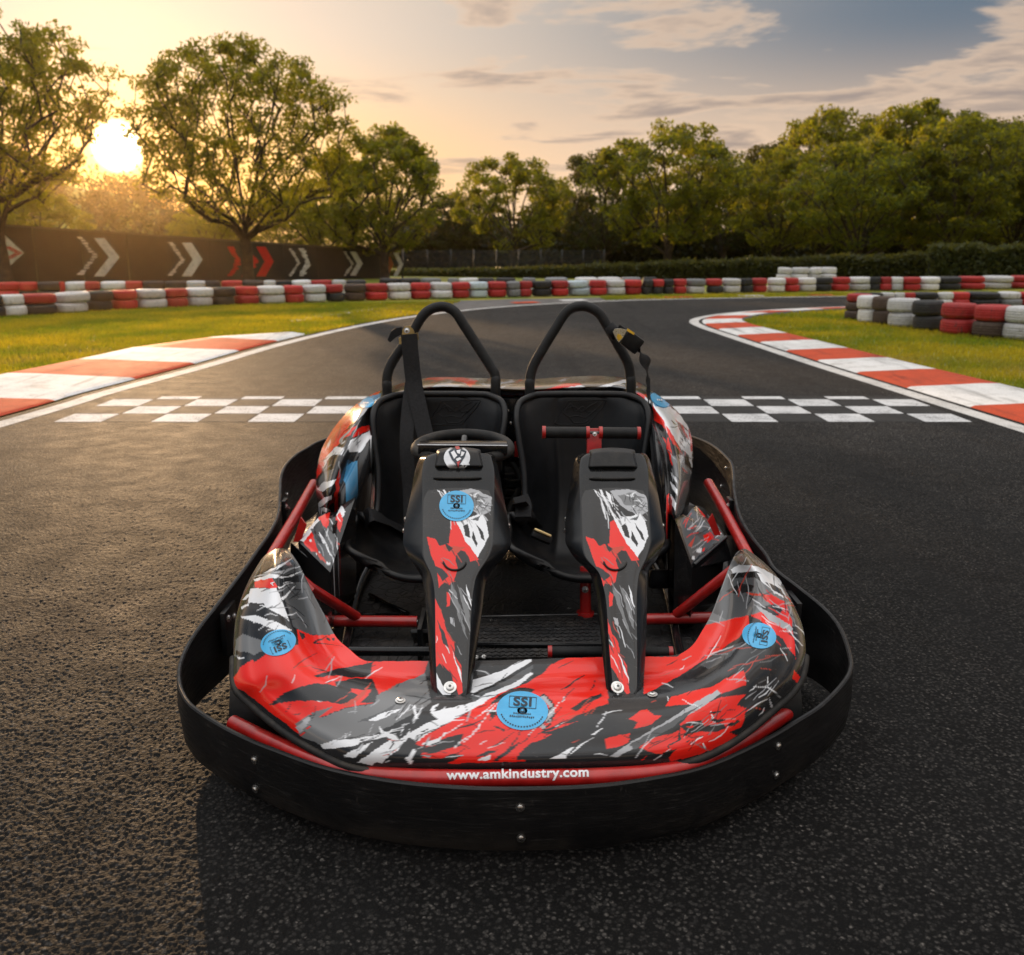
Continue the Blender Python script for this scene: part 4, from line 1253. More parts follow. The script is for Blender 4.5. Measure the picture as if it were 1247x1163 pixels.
def bolt(p, nrm, r, parent, mat=None, washer=True):
    bm = bmesh.new()
    M = Matrix.Translation(Vector(p)) @ frame(nrm).to_4x4()
    add_lathe(bm, [(0, r * .55), (r * .42, r * .52), (r * .62, r * .40), (r * .66, r * .18), (r, r * .16), (r * 1.0, 0), (r * .3, -r * .3), (0, -r * .3)], M, 20)
    # hexagon socket
    for k in range(6):
        a = PI / 3 * k; b_ = PI / 3 * (k + 1)
    o = link("bolt", sharp(bm_mesh("bolt", bm), 30), mat or M_STEEL, parent)
    bm = bmesh.new()
    add_lathe(bm, [(0, r * .57), (r * .24, r * .57), (r * .24, r * .50), (0, r * .50)], M, 6)
    link("socket", bm_mesh("socket", bm), M_DSTEEL, o, smooth=False)
    return o

# ------------------------------------------------------------------ nose fairing
NS = [(336, 668, 343, 667.4, .400, .400), (322, 677, 353, 672, .396, .398), (312, 691, 364, 687, .385, .388), (302, 709, 372, 703, .368, .372),
      (293, 731, 382, 724, .345, .350), (286, 760, 395, 748, .318, .325), (284, 798, 409, 775, .280, .302), (286, 833, 425, 790, .248, .288),
      (305, 853, 444, 804, .225, .279), (345, 886, 470, 805, .202, .276), (388, 912, 500, 804.6, .187, .275), (429, 930, 530, 804.3, .180, .275),
      (480, 935.5, 560, 804.5, .174, .275), (560, 937, 600, 804, .170, .275), (634, 937, 640, 803, .170, .275), (700, 936, 690, 801, .170, .275),
      (770, 933, 735, 800, .172, .275), (822, 927, 770, 799.5, .177, .275), (860, 916, 800, 799, .183, .276), (900, 894, 825, 797, .195, .278),
      (940, 862, 843, 786, .217, .287), (971, 832, 855, 768, .247, .303), (981, 800, 866, 748, .282, .318), (978, 765, 875, 725, .315, .334),
      (966, 735, 882, 706, .345, .350), (951, 708, 888, 690, .368, .370), (936, 690, 892, 681, .384, .386), (921, 677, 897, 673, .394, .396), (909, 668.5, 904, 668.5, .400, .400)]
def nose_bulge(u, v):
    arm = abs(u - .5) * 2
    w = .5 * (1 - math.cos(2 * PI * min(1, max(0, v))))
    tip = math.sin(PI * min(1, u / .10) / 2) * math.sin(PI * min(1, (1 - u) / .10) / 2)
    a = (.018 + .024 * arm) * tip
    e = (1 - (1 - min(1, v / .16)) ** 2) * .016 * tip                 # rolled front edge
    lip = -.010 * math.exp(-((v - .82) / .10) ** 2) * (1 - arm) * tip   # shallow dish before the pedals
    return a * w + e * (1 - v) + lip
nose, NV = loft("nose_fairing", NS, 720, 230, nose_bulge, M_LIV)
A = lambda pts: tf(270, 650, 6.46, pts)
Bq = lambda pts: tf(210, 650, 2.837, pts)
Cq = lambda pts: tf(400, 760, 5.196, pts)
Dq = lambda pts: tf(580, 820, 7.79, pts)
E = lambda pts: tf(740, 650, 3.75, pts)
armL = [(290, 740), (316, 690), (360, 676), (400, 760), (330, 790), (285, 800)]
NP = [
 # ---- left arm
 ('H', A([(480, 160), (560, 170), (720, 470), (900, 800), (640, 790), (560, 720), (480, 480)])),
 ('T', A([(300, 300), (340, 170), (430, 110), (520, 130), (570, 200), (420, 240), (330, 300)])),  # arm tip: brownish sky reflection painted into the livery
 ('W', A([(330, 310), (430, 255), (560, 190), (470, 260), (380, 300)])),
 ('L', A([(240, 350), (370, 300), (480, 290), (640, 245), (470, 320), (330, 330)])),
 ('W', A([(250, 360), (380, 320), (520, 330), (640, 290), (520, 350), (390, 350), (260, 375)])),
 ('D', A([(490, 345), (640, 320), (690, 380), (560, 385), (490, 380)])),
 ('R', A([(258, 380), (300, 362), (395, 350), (440, 418), (430, 428), (258, 428)])),
 ('W', A([(225, 432), (430, 430), (455, 470), (490, 580), (535, 690), (440, 625), (330, 570), (205, 540), (215, 490)])),
 ('W', A([(160, 520), (245, 440), (250, 460), (190, 520)])), ('W', A([(150, 575), (205, 545), (215, 560), (160, 590)])),
 ('K', A([(210, 535), (330, 548), (340, 560), (250, 560)])),
 ('K', A([(150, 640), (170, 585), (330, 600), (430, 640), (530, 700), (440, 700), (300, 655)])),
 ('W', A([(145, 650), (260, 645), (430, 690), (560, 760), (440, 770), (300, 705), (150, 665)])),
 ('K', A([(140, 672), (290, 715), (430, 775), (340, 850), (300, 825), (200, 790), (130, 800)])),
 ('G', A([(110, 830), (170, 790), (300, 830), (330, 860), (320, 920), (240, 955), (100, 960)])),
 ('K', A([(110, 920), (180, 930), (260, 950), (190, 965), (110, 950)])), ('W', A([(120, 965), (180, 970), (130, 990)])),
 ('W', A([(440, 420), (500, 395), (570, 382), (500, 405), (450, 430)])),
 ('W', A([(460, 500), (500, 480), (590, 400), (560, 440), (480, 520)])),
 # ---- left shoulder: red
 ('R', A([(590, 755), (720, 800), (910, 790), (1040, 920), (1100, 1010), (1100, 1170), (90, 1170), (140, 1060), (250, 985), (330, 950), (330, 900), (600, 870)])),
 ('R', Bq([(205, 505), (250, 450), (300, 420), (440, 400), (560, 345), (665, 440), (885, 440), (870, 485), (760, 525), (705, 560), (700, 585), (600, 600), (500, 640), (445, 698), (415, 675), (330, 610), (250, 545), (210, 530)])),
 ('D', A([(600, 770), (650, 790), (665, 825), (630, 830)])), ('D', A([(250, 960), (330, 930), (340, 950), (255, 1010)])), ('D', A([(820, 820), (850, 825), (850, 845), (825, 840)])), ('D', A([(865, 815), (890, 815), (885, 840), (868, 838)])),
 ('K', A([(720, 850), (880, 780), (790, 830), (730, 858)])), ('K', A([(720, 850), (960, 890), (720, 858)])),
 ('D', Bq([(333, 592), (375, 555), (430, 530), (500, 515), (560, 525), (640, 555), (625, 580), (580, 588), (520, 578), (420, 578)])),
 ('D', Bq([(488, 492), (560, 468), (690, 445), (686, 492), (620, 498), (560, 488), (500, 496)])),
 ('D', Bq([(610, 500), (690, 500), (715, 555), (700, 585), (650, 585), (690, 540), (610, 535), (580, 515)])),
 ('K', Bq([(560, 510), (610, 505), (620, 545), (600, 560), (570, 540)])),
 ('O', Bq([(590, 590), (640, 560), (690, 510), (660, 560), (610, 598)])),
 # ---- grey centre-left
 ('G', Bq([(425, 660), (480, 620), (560, 595), (490, 650), (440, 695)])),
 ('G', Bq([(445, 698), (500, 642), (600, 602), (700, 587), (707, 560), (760, 525), (872, 483), (895, 585), (800, 640), (700, 692), (620, 717), (510, 730)])),
 ('L', Bq([(425, 670), (470, 630), (480, 640), (440, 690)])),
 # ---- black-and-white brush work at the front left
 ('D', Bq([(505, 728), (620, 717), (720, 690), (800, 640), (895, 590), (1010, 610), (840, 710), (830, 760), (880, 800), (640, 830), (560, 775)])),
 ('W', Bq([(510, 728), (560, 712), (640, 708), (720, 690), (620, 735), (520, 745)])),
 ('W', Bq([(590, 765), (640, 740), (690, 720), (660, 750), (620, 775)])),
 ('W', Bq([(640, 790), (700, 745), (770, 700), (740, 760), (690, 800)])),
 ('W', Cq([(10, 770), (120, 740), (330, 700), (430, 690), (300, 730), (120, 760), (40, 785)])),
 ('W', Cq([(320, 640), (350, 680), (420, 700), (470, 760), (430, 790), (400, 730), (330, 690)])),
 ('W', Cq([(100, 840), (230, 780), (160, 850)])), ('W', Cq([(200, 860), (300, 810), (240, 870)])), ('W', Cq([(290, 870), (420, 760), (500, 720), (430, 800), (340, 880)])),
 ('W', Cq([(430, 740), (560, 660), (690, 600), (640, 560), (900, 500), (930, 490), (870, 560), (700, 640), (560, 750), (520, 720)])),
 ('W', Cq([(640, 640), (930, 480), (950, 500), (660, 650)])),
 ('W', Cq([(490, 850), (560, 770), (540, 830), (520, 890)])), ('W', Cq([(640, 560), (660, 520), (700, 500), (660, 560)])),
 ('H', Cq([(180, 620), (330, 560), (460, 480), (360, 580), (280, 610)])), ('W', Cq([(250, 610), (350, 560), (470, 530), (380, 580), (300, 615)])),
 ('W', Cq([(530, 515), (550, 510), (565, 600), (550, 600)])),
 # ---- white diagonal stripes through the centre
 ('D', Cq([(880, 470), (920, 250), (1100, 235), (1247, 240), (1300, 320), (1000, 470), (900, 500)])),
 ('K', Cq([(915, 330), (930, 290), (1090, 245), (1140, 265), (1000, 330), (910, 350)])),
 ('W', Cq([(900, 385), (910, 350), (1060, 310), (1210, 238), (1290, 215), (1290, 235), (1150, 320), (1000, 400), (905, 440)])),
 ('H', Cq([(900, 460), (1100, 370), (1290, 260), (1290, 330), (1100, 430), (920, 500)])),
 ('W', Cq([(890, 520), (1000, 440), (1160, 380), (1290, 300), (1290, 320), (1200, 390), (1060, 450), (950, 520), (700, 650), (600, 700)])),
 # ---- the large red field in the middle
 ('R', Cq([(545, 755), (640, 690), (850, 575), (1000, 490), (1080, 440), (1250, 380), (1250, 870), (750, 882), (860, 830), (700, 850), (590, 850), (600, 780)])),
 ('R', Dq([(-20, 330), (140, 250), (330, 150), (480, 90), (640, 0), (700, -80), (870, -150), (1240, -160), (1250, 290), (1140, 320), (1000, 380), (830, 450), (640, 540), (520, 640), (400, 720), (340, 820), (-20, 830)])),
 ('D', Cq([(570, 810), (640, 760), (740, 720), (850, 695), (840, 770), (720, 800), (640, 820)])), ('D', Cq([(700, 870), (780, 820), (860, 830), (760, 880)])),
 ('W', Cq([(580, 760), (700, 720), (760, 665), (700, 740), (620, 770)])), ('W', Cq([(840, 740), (940, 680), (850, 730)])), ('W', Cq([(640, 640), (760, 580), (650, 660)])),
 ('D', Dq([(0, 790), (90, 740), (210, 720), (80, 790)])), ('W', Dq([(0, 828), (60, 800), (130, 775), (110, 828)])),
 ('D', Dq([(130, 300), (200, 220), (330, 150), (430, 130), (560, 150), (500, 200), (250, 260)])), ('D', Dq([(110, 350), (180, 340), (170, 430), (130, 410)])), ('D', Dq([(170, 490), (270, 540), (260, 555), (190, 520)])),
 ('D', Dq([(800, 160), (1010, 20), (1040, 10), (860, 140)])), ('D', Dq([(900, 330), (1000, 260), (1180, 190), (1200, 215), (1060, 290), (940, 360)])),
 ('D', Dq([(150, 830), (330, 700), (420, 640), (330, 740), (200, 840)])),
 # grey ring round the sticker
 ('K', Dq([(600, 210), (640, 190), (720, 260), (745, 340), (735, 430), (690, 500), (640, 540), (600, 500), (660, 400), (690, 300)])),
 ('L', Dq([(600, 215), (650, 210), (720, 290), (740, 360), (710, 450), (640, 530), (600, 505), (680, 420), (700, 330), (650, 260)])), ('R', Dq([(650, 450), (690, 475), (660, 505), (635, 470)])),
 # ---- dark field right of the middle
 ('D', Dq([(330, 820), (470, 690), (640, 560), (800, 460), (950, 400), (1250, 300), (1600, 200), (1800, 260), (1500, 830)])),
 ('R', Dq([(300, 820), (360, 800), (470, 640), (560, 560), (520, 660), (420, 740), (370, 822)])), ('R', Dq([(480, 660), (620, 570), (720, 580), (600, 640)])), ('R', Dq([(640, 560), (830, 480), (960, 455), (840, 500)])),
 ('W', Dq([(700, 815), (840, 740), (930, 690), (900, 740), (850, 810)])), ('W', Dq([(870, 800), (960, 690), (1140, 590), (990, 690)])), ('W', Dq([(1080, 580), (1240, 490), (1120, 580)])),
 # ---- right side
 ('R', E([(165, 560), (320, 560), (400, 490), (455, 408), (560, 385), (645, 368), (648, 425), (600, 470), (500, 540), (420, 590), (300, 665), (165, 735)])),
 ('G', E([(430, 420), (560, 130), (640, 65), (760, 160), (830, 290), (860, 420), (760, 430), (650, 370), (560, 390)])),
 ('H', E([(480, 360), (540, 200), (670, 200), (660, 370), (540, 390)])),
 ('T', E([(575, 110), (640, 65), (730, 120), (790, 210), (690, 150), (590, 135)])),  # right tip: reflected sky painted on as brown
 ('W', E([(560, 160), (600, 140), (690, 150), (800, 215), (790, 235), (680, 170), (570, 180)])),
 ('K', E([(560, 185), (680, 170), (780, 240), (770, 260), (670, 200), (565, 205)])),
 ('W', E([(680, 180), (740, 190), (800, 250), (820, 300), (760, 270), (700, 215)])), ('K', E([(720, 220), (790, 250), (810, 285), (740, 250)])),
 ('K', E([(540, 265), (600, 225), (665, 235), (660, 262), (590, 275)])),
 ('R', E([(690, 268), (760, 285), (810, 310), (842, 400), (862, 570), (850, 600), (830, 540), (800, 480), (740, 440), (700, 395), (650, 370), (720, 350), (760, 340)])),
 ('D', E([(700, 330), (770, 320), (800, 350), (780, 375), (720, 360)])), ('L', E([(665, 320), (760, 370), (850, 430), (840, 450), (740, 395)])),
 ('O', E([(560, 270), (580, 255), (520, 290), (500, 310)])), ('O', E([(630, 265), (700, 275), (760, 300), (640, 275)])),
 ('R', E([(835, 600), (880, 660), (875, 690), (845, 660)])),
 ('D', E([(165, 735), (300, 668), (430, 592), (520, 540), (600, 475), (640, 430), (770, 470), (860, 560), (850, 640), (780, 760), (640, 860), (560, 960), (330, 1050), (100, 1050), (0, 1040), (0, 900), (120, 800)])),
 ('K', E([(380, 640), (470, 590), (540, 600), (480, 650), (400, 670)])), ('H', E([(420, 600), (540, 520), (620, 490), (560, 560), (460, 620)])),
 ('K', E([(770, 500), (850, 570), (840, 640), (760, 740), (640, 830), (660, 740), (740, 640)])),
 ('R', E([(470, 700), (540, 660), (622, 625), (636, 690), (520, 730), (400, 775), (260, 790), (290, 745), (380, 720)])),
 ('R', E([(395, 800), (520, 745), (634, 732), (590, 782), (632, 795), (625, 850), (610, 885), (555, 905), (590, 925), (555, 945), (470, 990), (400, 1012), (285, 1042), (280, 965), (335, 940), (330, 870)])),
 ('D', E([(330, 880), (370, 860), (430, 850), (440, 880), (520, 862), (545, 885), (490, 905), (425, 900), (345, 922), (360, 900)])),
 ('K', E([(400, 870), (430, 860), (425, 885), (405, 890)])),
 ('R', E([(92, 850), (150, 805), (180, 800), (215, 830), (250, 830), (200, 870), (120, 890), (140, 860)])),
 ('R', E([(-10, 935), (100, 910), (95, 950), (60, 970), (-10, 982)])), ('R', E([(140, 975), (210, 930), (270, 915), (330, 900), (320, 940), (275, 960), (280, 1012), (190, 995)])),
 ('L', E([(15, 1015), (120, 940), (280, 850), (400, 770), (500, 715), (520, 728), (420, 800), (300, 870), (160, 960), (40, 1022)])), ('H', E([(100, 960), (280, 862), (430, 780), (300, 880), (120, 985)])),
 ('W', E([(420, 925), (440, 960), (450, 990), (430, 950)])), ('W', E([(470, 810), (490, 850), (500, 860), (480, 860)])), ('W', E([(730, 640), (735, 680), (728, 680)])),
 ('L', E([(735, 740), (760, 800), (745, 795)])),
]
NP += scratches([(300, 850), (420, 790), (640, 800), (820, 800), (960, 760), (930, 870), (800, 925), (440, 930)], 120, 30, 26, (5, 26), ['K', 'K', 'D', 'W', 'L', 'O'], 77, (.4, 1.1))
NP += scratches([(288, 760), (330, 690), (372, 720), (330, 780)], 30, 18, 16, (6, 26), ['K', 'W', 'K', 'L'], 78, (.5, 1.6))
NP += scratches([(930, 690), (975, 740), (978, 800), (950, 790), (905, 720)], 34, -50, 30, (6, 26), ['K', 'W', 'R', 'L', 'K'], 79, (.5, 1.6))
NP += scratches([(400, 905), (470, 860), (560, 850), (560, 925), (430, 925)], 46, 32, 22, (6, 34), ['W', 'W', 'L', 'K', 'D'], 5, (.7, 2.0))
NP += scratches([(745, 930), (900, 850), (960, 790), (940, 850), (880, 895), (820, 925)], 30, 30, 25, (8, 40), ['K', 'D', 'L', 'W', 'G'], 6, (.6, 1.6))
NP += scratches([(850, 800), (930, 775), (960, 800), (900, 850)], 16, 20, 18, (12, 46), ['L', 'W', 'G', 'O'], 7, (.6, 1.5))
NP += scratches([(380, 780), (480, 815), (470, 860), (350, 870), (310, 840)], 14, 25, 25, (8, 40), ['D', 'O', 'L'], 8, (.6, 1.5))
NP += scratches([(640, 880), (735, 810), (735, 870), (650, 930)], 22, 36, 10, (8, 40), ['D', 'D', 'O', 'W'], 9, (.6, 1.8))
NP += scratches([(540, 880), (600, 860), (620, 920), (550, 925)], 10, 34, 12, (8, 40), ['D', 'W'], 19, (.7, 2))
NP += scratches([(345, 700), (372, 710), (405, 775), (370, 770)], 10, 110, 40, (10, 40), ['K', 'D', 'L'], 10, (.6, 1.2))
NP += scratches([(860, 760), (890, 690), (950, 720), (960, 760), (900, 765)], 14, 60, 50, (10, 40), ['K', 'L', 'O', 'W'], 11, (.6, 1.3))
NP += shards([(745, 930), (900, 850), (940, 850), (880, 895), (820, 925)], 12, 32, 20, (8, 22), ['D', 'K', 'R'], 12)
NP += shards([(400, 905), (470, 860), (560, 850), (560, 925), (430, 925)], 10, 32, 20, (8, 18), ['W', 'D', 'L'], 13)
paint(nose, 'D', NP, .8, 3)
nb = bvh_of(nose)
# black rubber lip along the front edge
tube_obj("edge_trim", [Vector(p) + Vector((0, -.002, -.008)) for p in even(NV[153:570, 2], .02)], .008, M_RUB, KART, 10)
sticker(636, 866, 31.5, 23.5, .06, nose, nb)
sticker(339, 783, 21.5, 15.5, -.28, nose, nb, trot=2.75)
sticker(924.5, 774.5, 20.5, 15.5, .22, nose, nb, trot=1.75)
for px, py in [(487.5, 854), (794.5, 846.5)]:
    h = nb.ray_cast(Vector((0, 0, CAM_H)), Vector(ray(px, py)).normalized())
    nm = h[1] if h[1].z > 0 else -h[1]
    bolt(h[0] + nm * .001, nm, .0105, nose)
V, F = text_mesh("A", .03); 
stick_text("lettering", "A", 332, 711, 6, 1.2, -1.3, nb, .0015, M_WHT, nose)
# ------------------------------------------------------------------ bumper band all round
BP = [(391, 536, .41), (374, 545, .412), (361, 553, .41), (349, 565, .405), (343, 580, .392), (342, 600, .37), (340, 625, .345), (330, 647, .325), (316, 667, .305), (300, 690, .285), (281, 715, .262), (262, 740, .24), (244, 763, .221), (230, 785, .202), (221, 808, .188), (220, 826, .180), (224, 841, .176), (236, 858, .173), (267, 879, .171), (300, 896, .17), (334, 910, .17), (400, 933, .17), (480, 948.5, .17), (560, 956, .17), (634, 957.5, .17), (720, 954.5, .17), (790, 945.5, .17), (860, 930, .17), (929, 899, .171), (970, 875, .173), (997, 857.5, .175), (1022, 833, .180), (1033, 815, .187), (1033, 796, .197), (1022, 764, .222), (1003, 740, .243), (970, 713, .268), (942, 691, .288), (930, 672, .303), (914, 652, .322), (900, 628, .345), (893, 598, .374), (891, 568, .405), (883, 555, .412), (866, 541, .413), (843, 531, .41)]
top = [G(x, y, z) for x, y, z in BP]
back = [Vector((.66, 3.98, .40)), Vector((.40, 4.06, .40)), Vector((0, 4.08, .40)), Vector((-.40, 4.06, .40)), Vector((-.66, 3.98, .40))]
bt = catmull([tuple(p) for p in top + back], 520, True)
th = .011
bm = bmesh.new()
n_ = len(bt); rings = []
for k in range(n_):
    a = Vector(bt[k]); t = Vector(bt[(k + 1) % n_]) - Vector(bt[k - 1]); t.z = 0; t.normalize()
    o_ = Vector((t.y, -t.x, 0))
    if o_.dot(Vector((a.x, a.y - 2.7, 0))) < 0: o_ = -o_
    zb = .032 + .10 * max(0, min(1, (a.y - 2.5) / .9))
    zt_ = a.z
    wv = .0015 * math.sin(k * .35) 
    pr = [(0, zt_ - .003), (.003, zt_), (th - .003, zt_), (th, zt_ - .003), (th + .002 + wv, (zt_ + zb) / 2), (th - .004, zb + .012), (th - .010, zb), (.0, zb + .003), (0, (zt_ + zb) / 2)]
    rings.append([bm.verts.new((a.x + o_.x * (d - .002), a.y + o_.y * (d - .002), z)) for d, z in pr])
for k in range(n_):
    A_, B_ = rings[k], rings[(k + 1) % n_]
    for i in range(9): bm.faces.new((A_[i], B_[i], B_[(i + 1) % 9], A_[(i + 1) % 9]))
band = link("bumper_band", sharp(bm_mesh("bumper_band", bm), 40), M_BAND, KART)
bb = bvh_of(band)
def cast(b_, px, py):
    h = b_.ray_cast(Vector((0, 0, CAM_H)), Vector(ray(px, py)).normalized())
    if h[0] is None: return None, None
    nm = h[1]
    if nm.dot(Vector(ray(px, py))) > 0: nm = -nm
    return h[0], nm
for px, py in [(309.5, 925.5), (310.5, 961), (633.5, 983), (634.5, 1020.5), (948, 908.5), (945.5, 944)]:
    p, nm = cast(bb, px, py)
    if p is not None: bolt(p, nm, .0088, band)
for px, py, r in [(349.5, 602, .008), (884, 570, .008), (878, 592, .008)]:
    p, nm = cast(bb, px, py)
    if p is not None: bolt(p, nm, r, band)
# mounting blocks and their bolts on the inner side
for sx in (-1, 1):
    q0 = [p for p in top if p.x * sx > 0]
    for Y, w_ in ((2.36, .10), (2.98, .05)):
        c = min(q0, key=lambda p: abs(p.y - Y))
        bm = bmesh.new(); add_box(bm, (c.x - sx * .018, Y, c.z - .075), (.014, w_, .12), None, .003)
        mk = link("mount", sharp(bm_mesh("mount", bm)), M_SAT, band)
        for dy in (-.25, .25): bolt((c.x - sx * .026, Y + dy * w_, c.z - .045 - .03 * dy), (-sx, -.25, .35), .011, mk)
# ------------------------------------------------------------------ red front bumper tube with lettering
ft = [(284, 880, .150), (318, 897, .153), (360, 916, .157), (410, 935, .160), (470, 944.5, .161), (550, 947.5, .161), (634, 947.5, .161), (720, 946, .161), (800, 940.5, .161), (850, 929, .160), (900, 905, .157), (940, 881, .153), (966, 863, .150)]
ftp = [G(*p) for p in ft]
ftube = tube_obj("front_tube", ftp, .0165, M_RED, KART, 20, 90)
fb_ = bvh_of(ftube)
stick_text("lettering", "www.amkindustry.com", 631, 942.6, 15.0, 1.17, -.021, fb_, .0012, M_WHT, ftube, .028, 1.06)
# ------------------------------------------------------------------ front consoles
def console(name, st, cap_st, slot, decal, x_shift, seed, emblem):
    """st rows: y, left outline, left ridge, right ridge, right outline (survey pixels)"""
    Ya, Za, Yb_, Zb = 1.79, .268, 2.33, .655           # low front end and high rear end of the top face
    sl = (Zb - Za) / (Yb_ - Ya)
    def on_plane(px, py, lift):
        dx, dy, dz = ray(px, py)
        # plane z = Za + lift + sl*(y-Ya)
        t = (Za + lift - sl * Ya - CAM_H) / (dz - sl * dy)
        return Vector((dx * t, dy * t, CAM_H + dz * t))
    ys = np.array([r[0] for r in st], float)
    nu, nv = 300, 84
    R_ = catmull([r for r in st], nu)
    R_ = R_[np.argsort(R_[:, 0])]
    yy = np.linspace(R_[0, 0], R_[-1, 0], nu)
    R_ = np.stack([yy] + [np.interp(yy, R_[:, 0], R_[:, k]) for k in range(1, 5)], 1)
    V = []
    for y, lo, lr, rr, ro in R_:
        row_ = []
        f = (y - R_[0, 0]) / (R_[-1, 0] - R_[0, 0])
        dep = .055 * (1 - .72 * f)
        for k, (x, lf) in enumerate([(lo + 8, -dep - .075), (lo + 3, -dep - .022), (lo, -dep), (lo + (lr - lo) * .45, -dep * .42)]): row_.append(on_plane(x, y, lf))
        for b_ in range(nv):
            v = b_ / (nv - 1); c_ = 4 * v * (1 - v)
            dish = -.004 * math.exp(-((v - .5) / .33) ** 4)
            rim = .003 * (math.exp(-(v / .04) ** 2) + math.exp(-((1 - v) / .04) ** 2))
            row_.append(on_plane(lr + (rr - lr) * v, y, .010 * c_ ** .5 * (1 - .5 * f) + dish + rim * 0))
        for k, (x, lf) in enumerate([(ro + (rr - ro) * .45, -dep * .42), (ro, -dep), (ro - 3, -dep - .022), (ro - 8, -dep - .075)]): row_.append(on_plane(x, y, lf))
        V.append(row_)
    m_ = nv + 8
    # rounded nose end
    V = np.array([[tuple(p) for p in r] for r in V])
    i = (np.arange(nu - 1)[:, None] * m_ + np.arange(m_ - 1)[None]).ravel()
    F = [tuple(f) for f in np.stack([i, i + m_, i + m_ + 1, i + 1], 1)]
    base_n = nu * m_
    fr = V[-1].copy(); fr[:, 2] -= .035; fr[:, 1] -= .004
    rr_ = V[0].copy(); rr_[:, 2] -= .09; rr_[:, 1] += .004
    VV = np.concatenate([V.reshape(-1, 3), fr, rr_])
    for k in range(m_ - 1):
        a = (nu - 1) * m_ + k; F.append((a, base_n + k, base_n + k + 1, a + 1))
        a = k; F.append((a + 1, base_n + m_ + k + 1, base_n + m_ + k, a))
    me = npmesh(name, VV, np.array(F))
    o = link(name, me, [M_BLK], KART)
    bm = bmesh.new(); bm.from_mesh(me); bm.verts.ensure_lookup_table()
    for e in bm.edges:
        a, c = sorted(v.index for v in e.verts)
        if a < base_n and c < base_n and c - a == m_ and a % m_ in (4, nv + 3, 2, nv + 5): e.smooth = False
    bm.to_mesh(me); bm.free()
    b_ = bvh_of(o)
    # printed decal: its own sheet a hair above the top face
    dn_u, dn_v = 380, 130
    d0, d1 = decal
    DV = []
    for a in range(dn_u):
        y = d0 + (d1 - d0) * a / (dn_u - 1)
        k = np.interp(y, R_[:, 0], np.arange(nu)); k0 = int(min(nu - 2, k))
        lr, rr = np.interp(y, R_[:, 0], R_[:, 2]), np.interp(y, R_[:, 0], R_[:, 3])
        w_ = rr - lr; c0 = (lr + rr) / 2
        hw = w_ / 2 * .955
        hw *= min(1, .88 + .12 * math.sin(min(1, (a / dn_u) / .06) * PI / 2)) * min(1, (.25 + .75 * math.sqrt(min(1, (1 - a / (dn_u - 1)) / .05))))
        for c_ in range(dn_v):
            x = c0 + hw * (2 * c_ / (dn_v - 1) - 1)
            yy2 = y + (3.5 * ((2 * c_ / (dn_v - 1) - 1) ** 2) * max(0, 1 - a / 54))
            f_ = (y - R_[0, 0]) / (R_[-1, 0] - R_[0, 0]); v = (x - lr) / w_
            cc = max(0, 4 * v * (1 - v))
            lift = .010 * cc ** .5 * (1 - .5 * f_) - .004 * math.exp(-((v - .5) / .33) ** 4) + .0012
            DV.append(tuple(on_plane(x, yy2, lift)))
    i = (np.arange(dn_u - 1)[:, None] * dn_v + np.arange(dn_v - 1)[None]).ravel()
    dm = npmesh("decal", np.array(DV), np.stack([i, i + dn_v, i + dn_v + 1, i + 1], 1))
    dec = link("decal", dm, M_LIV, o)
    # livery of the decal in units of the left console's detail view
    U = lambda pts: [(x_shift(y) + 480 + x / 3.23, 510 + y / 3.23) for x, y in pts]
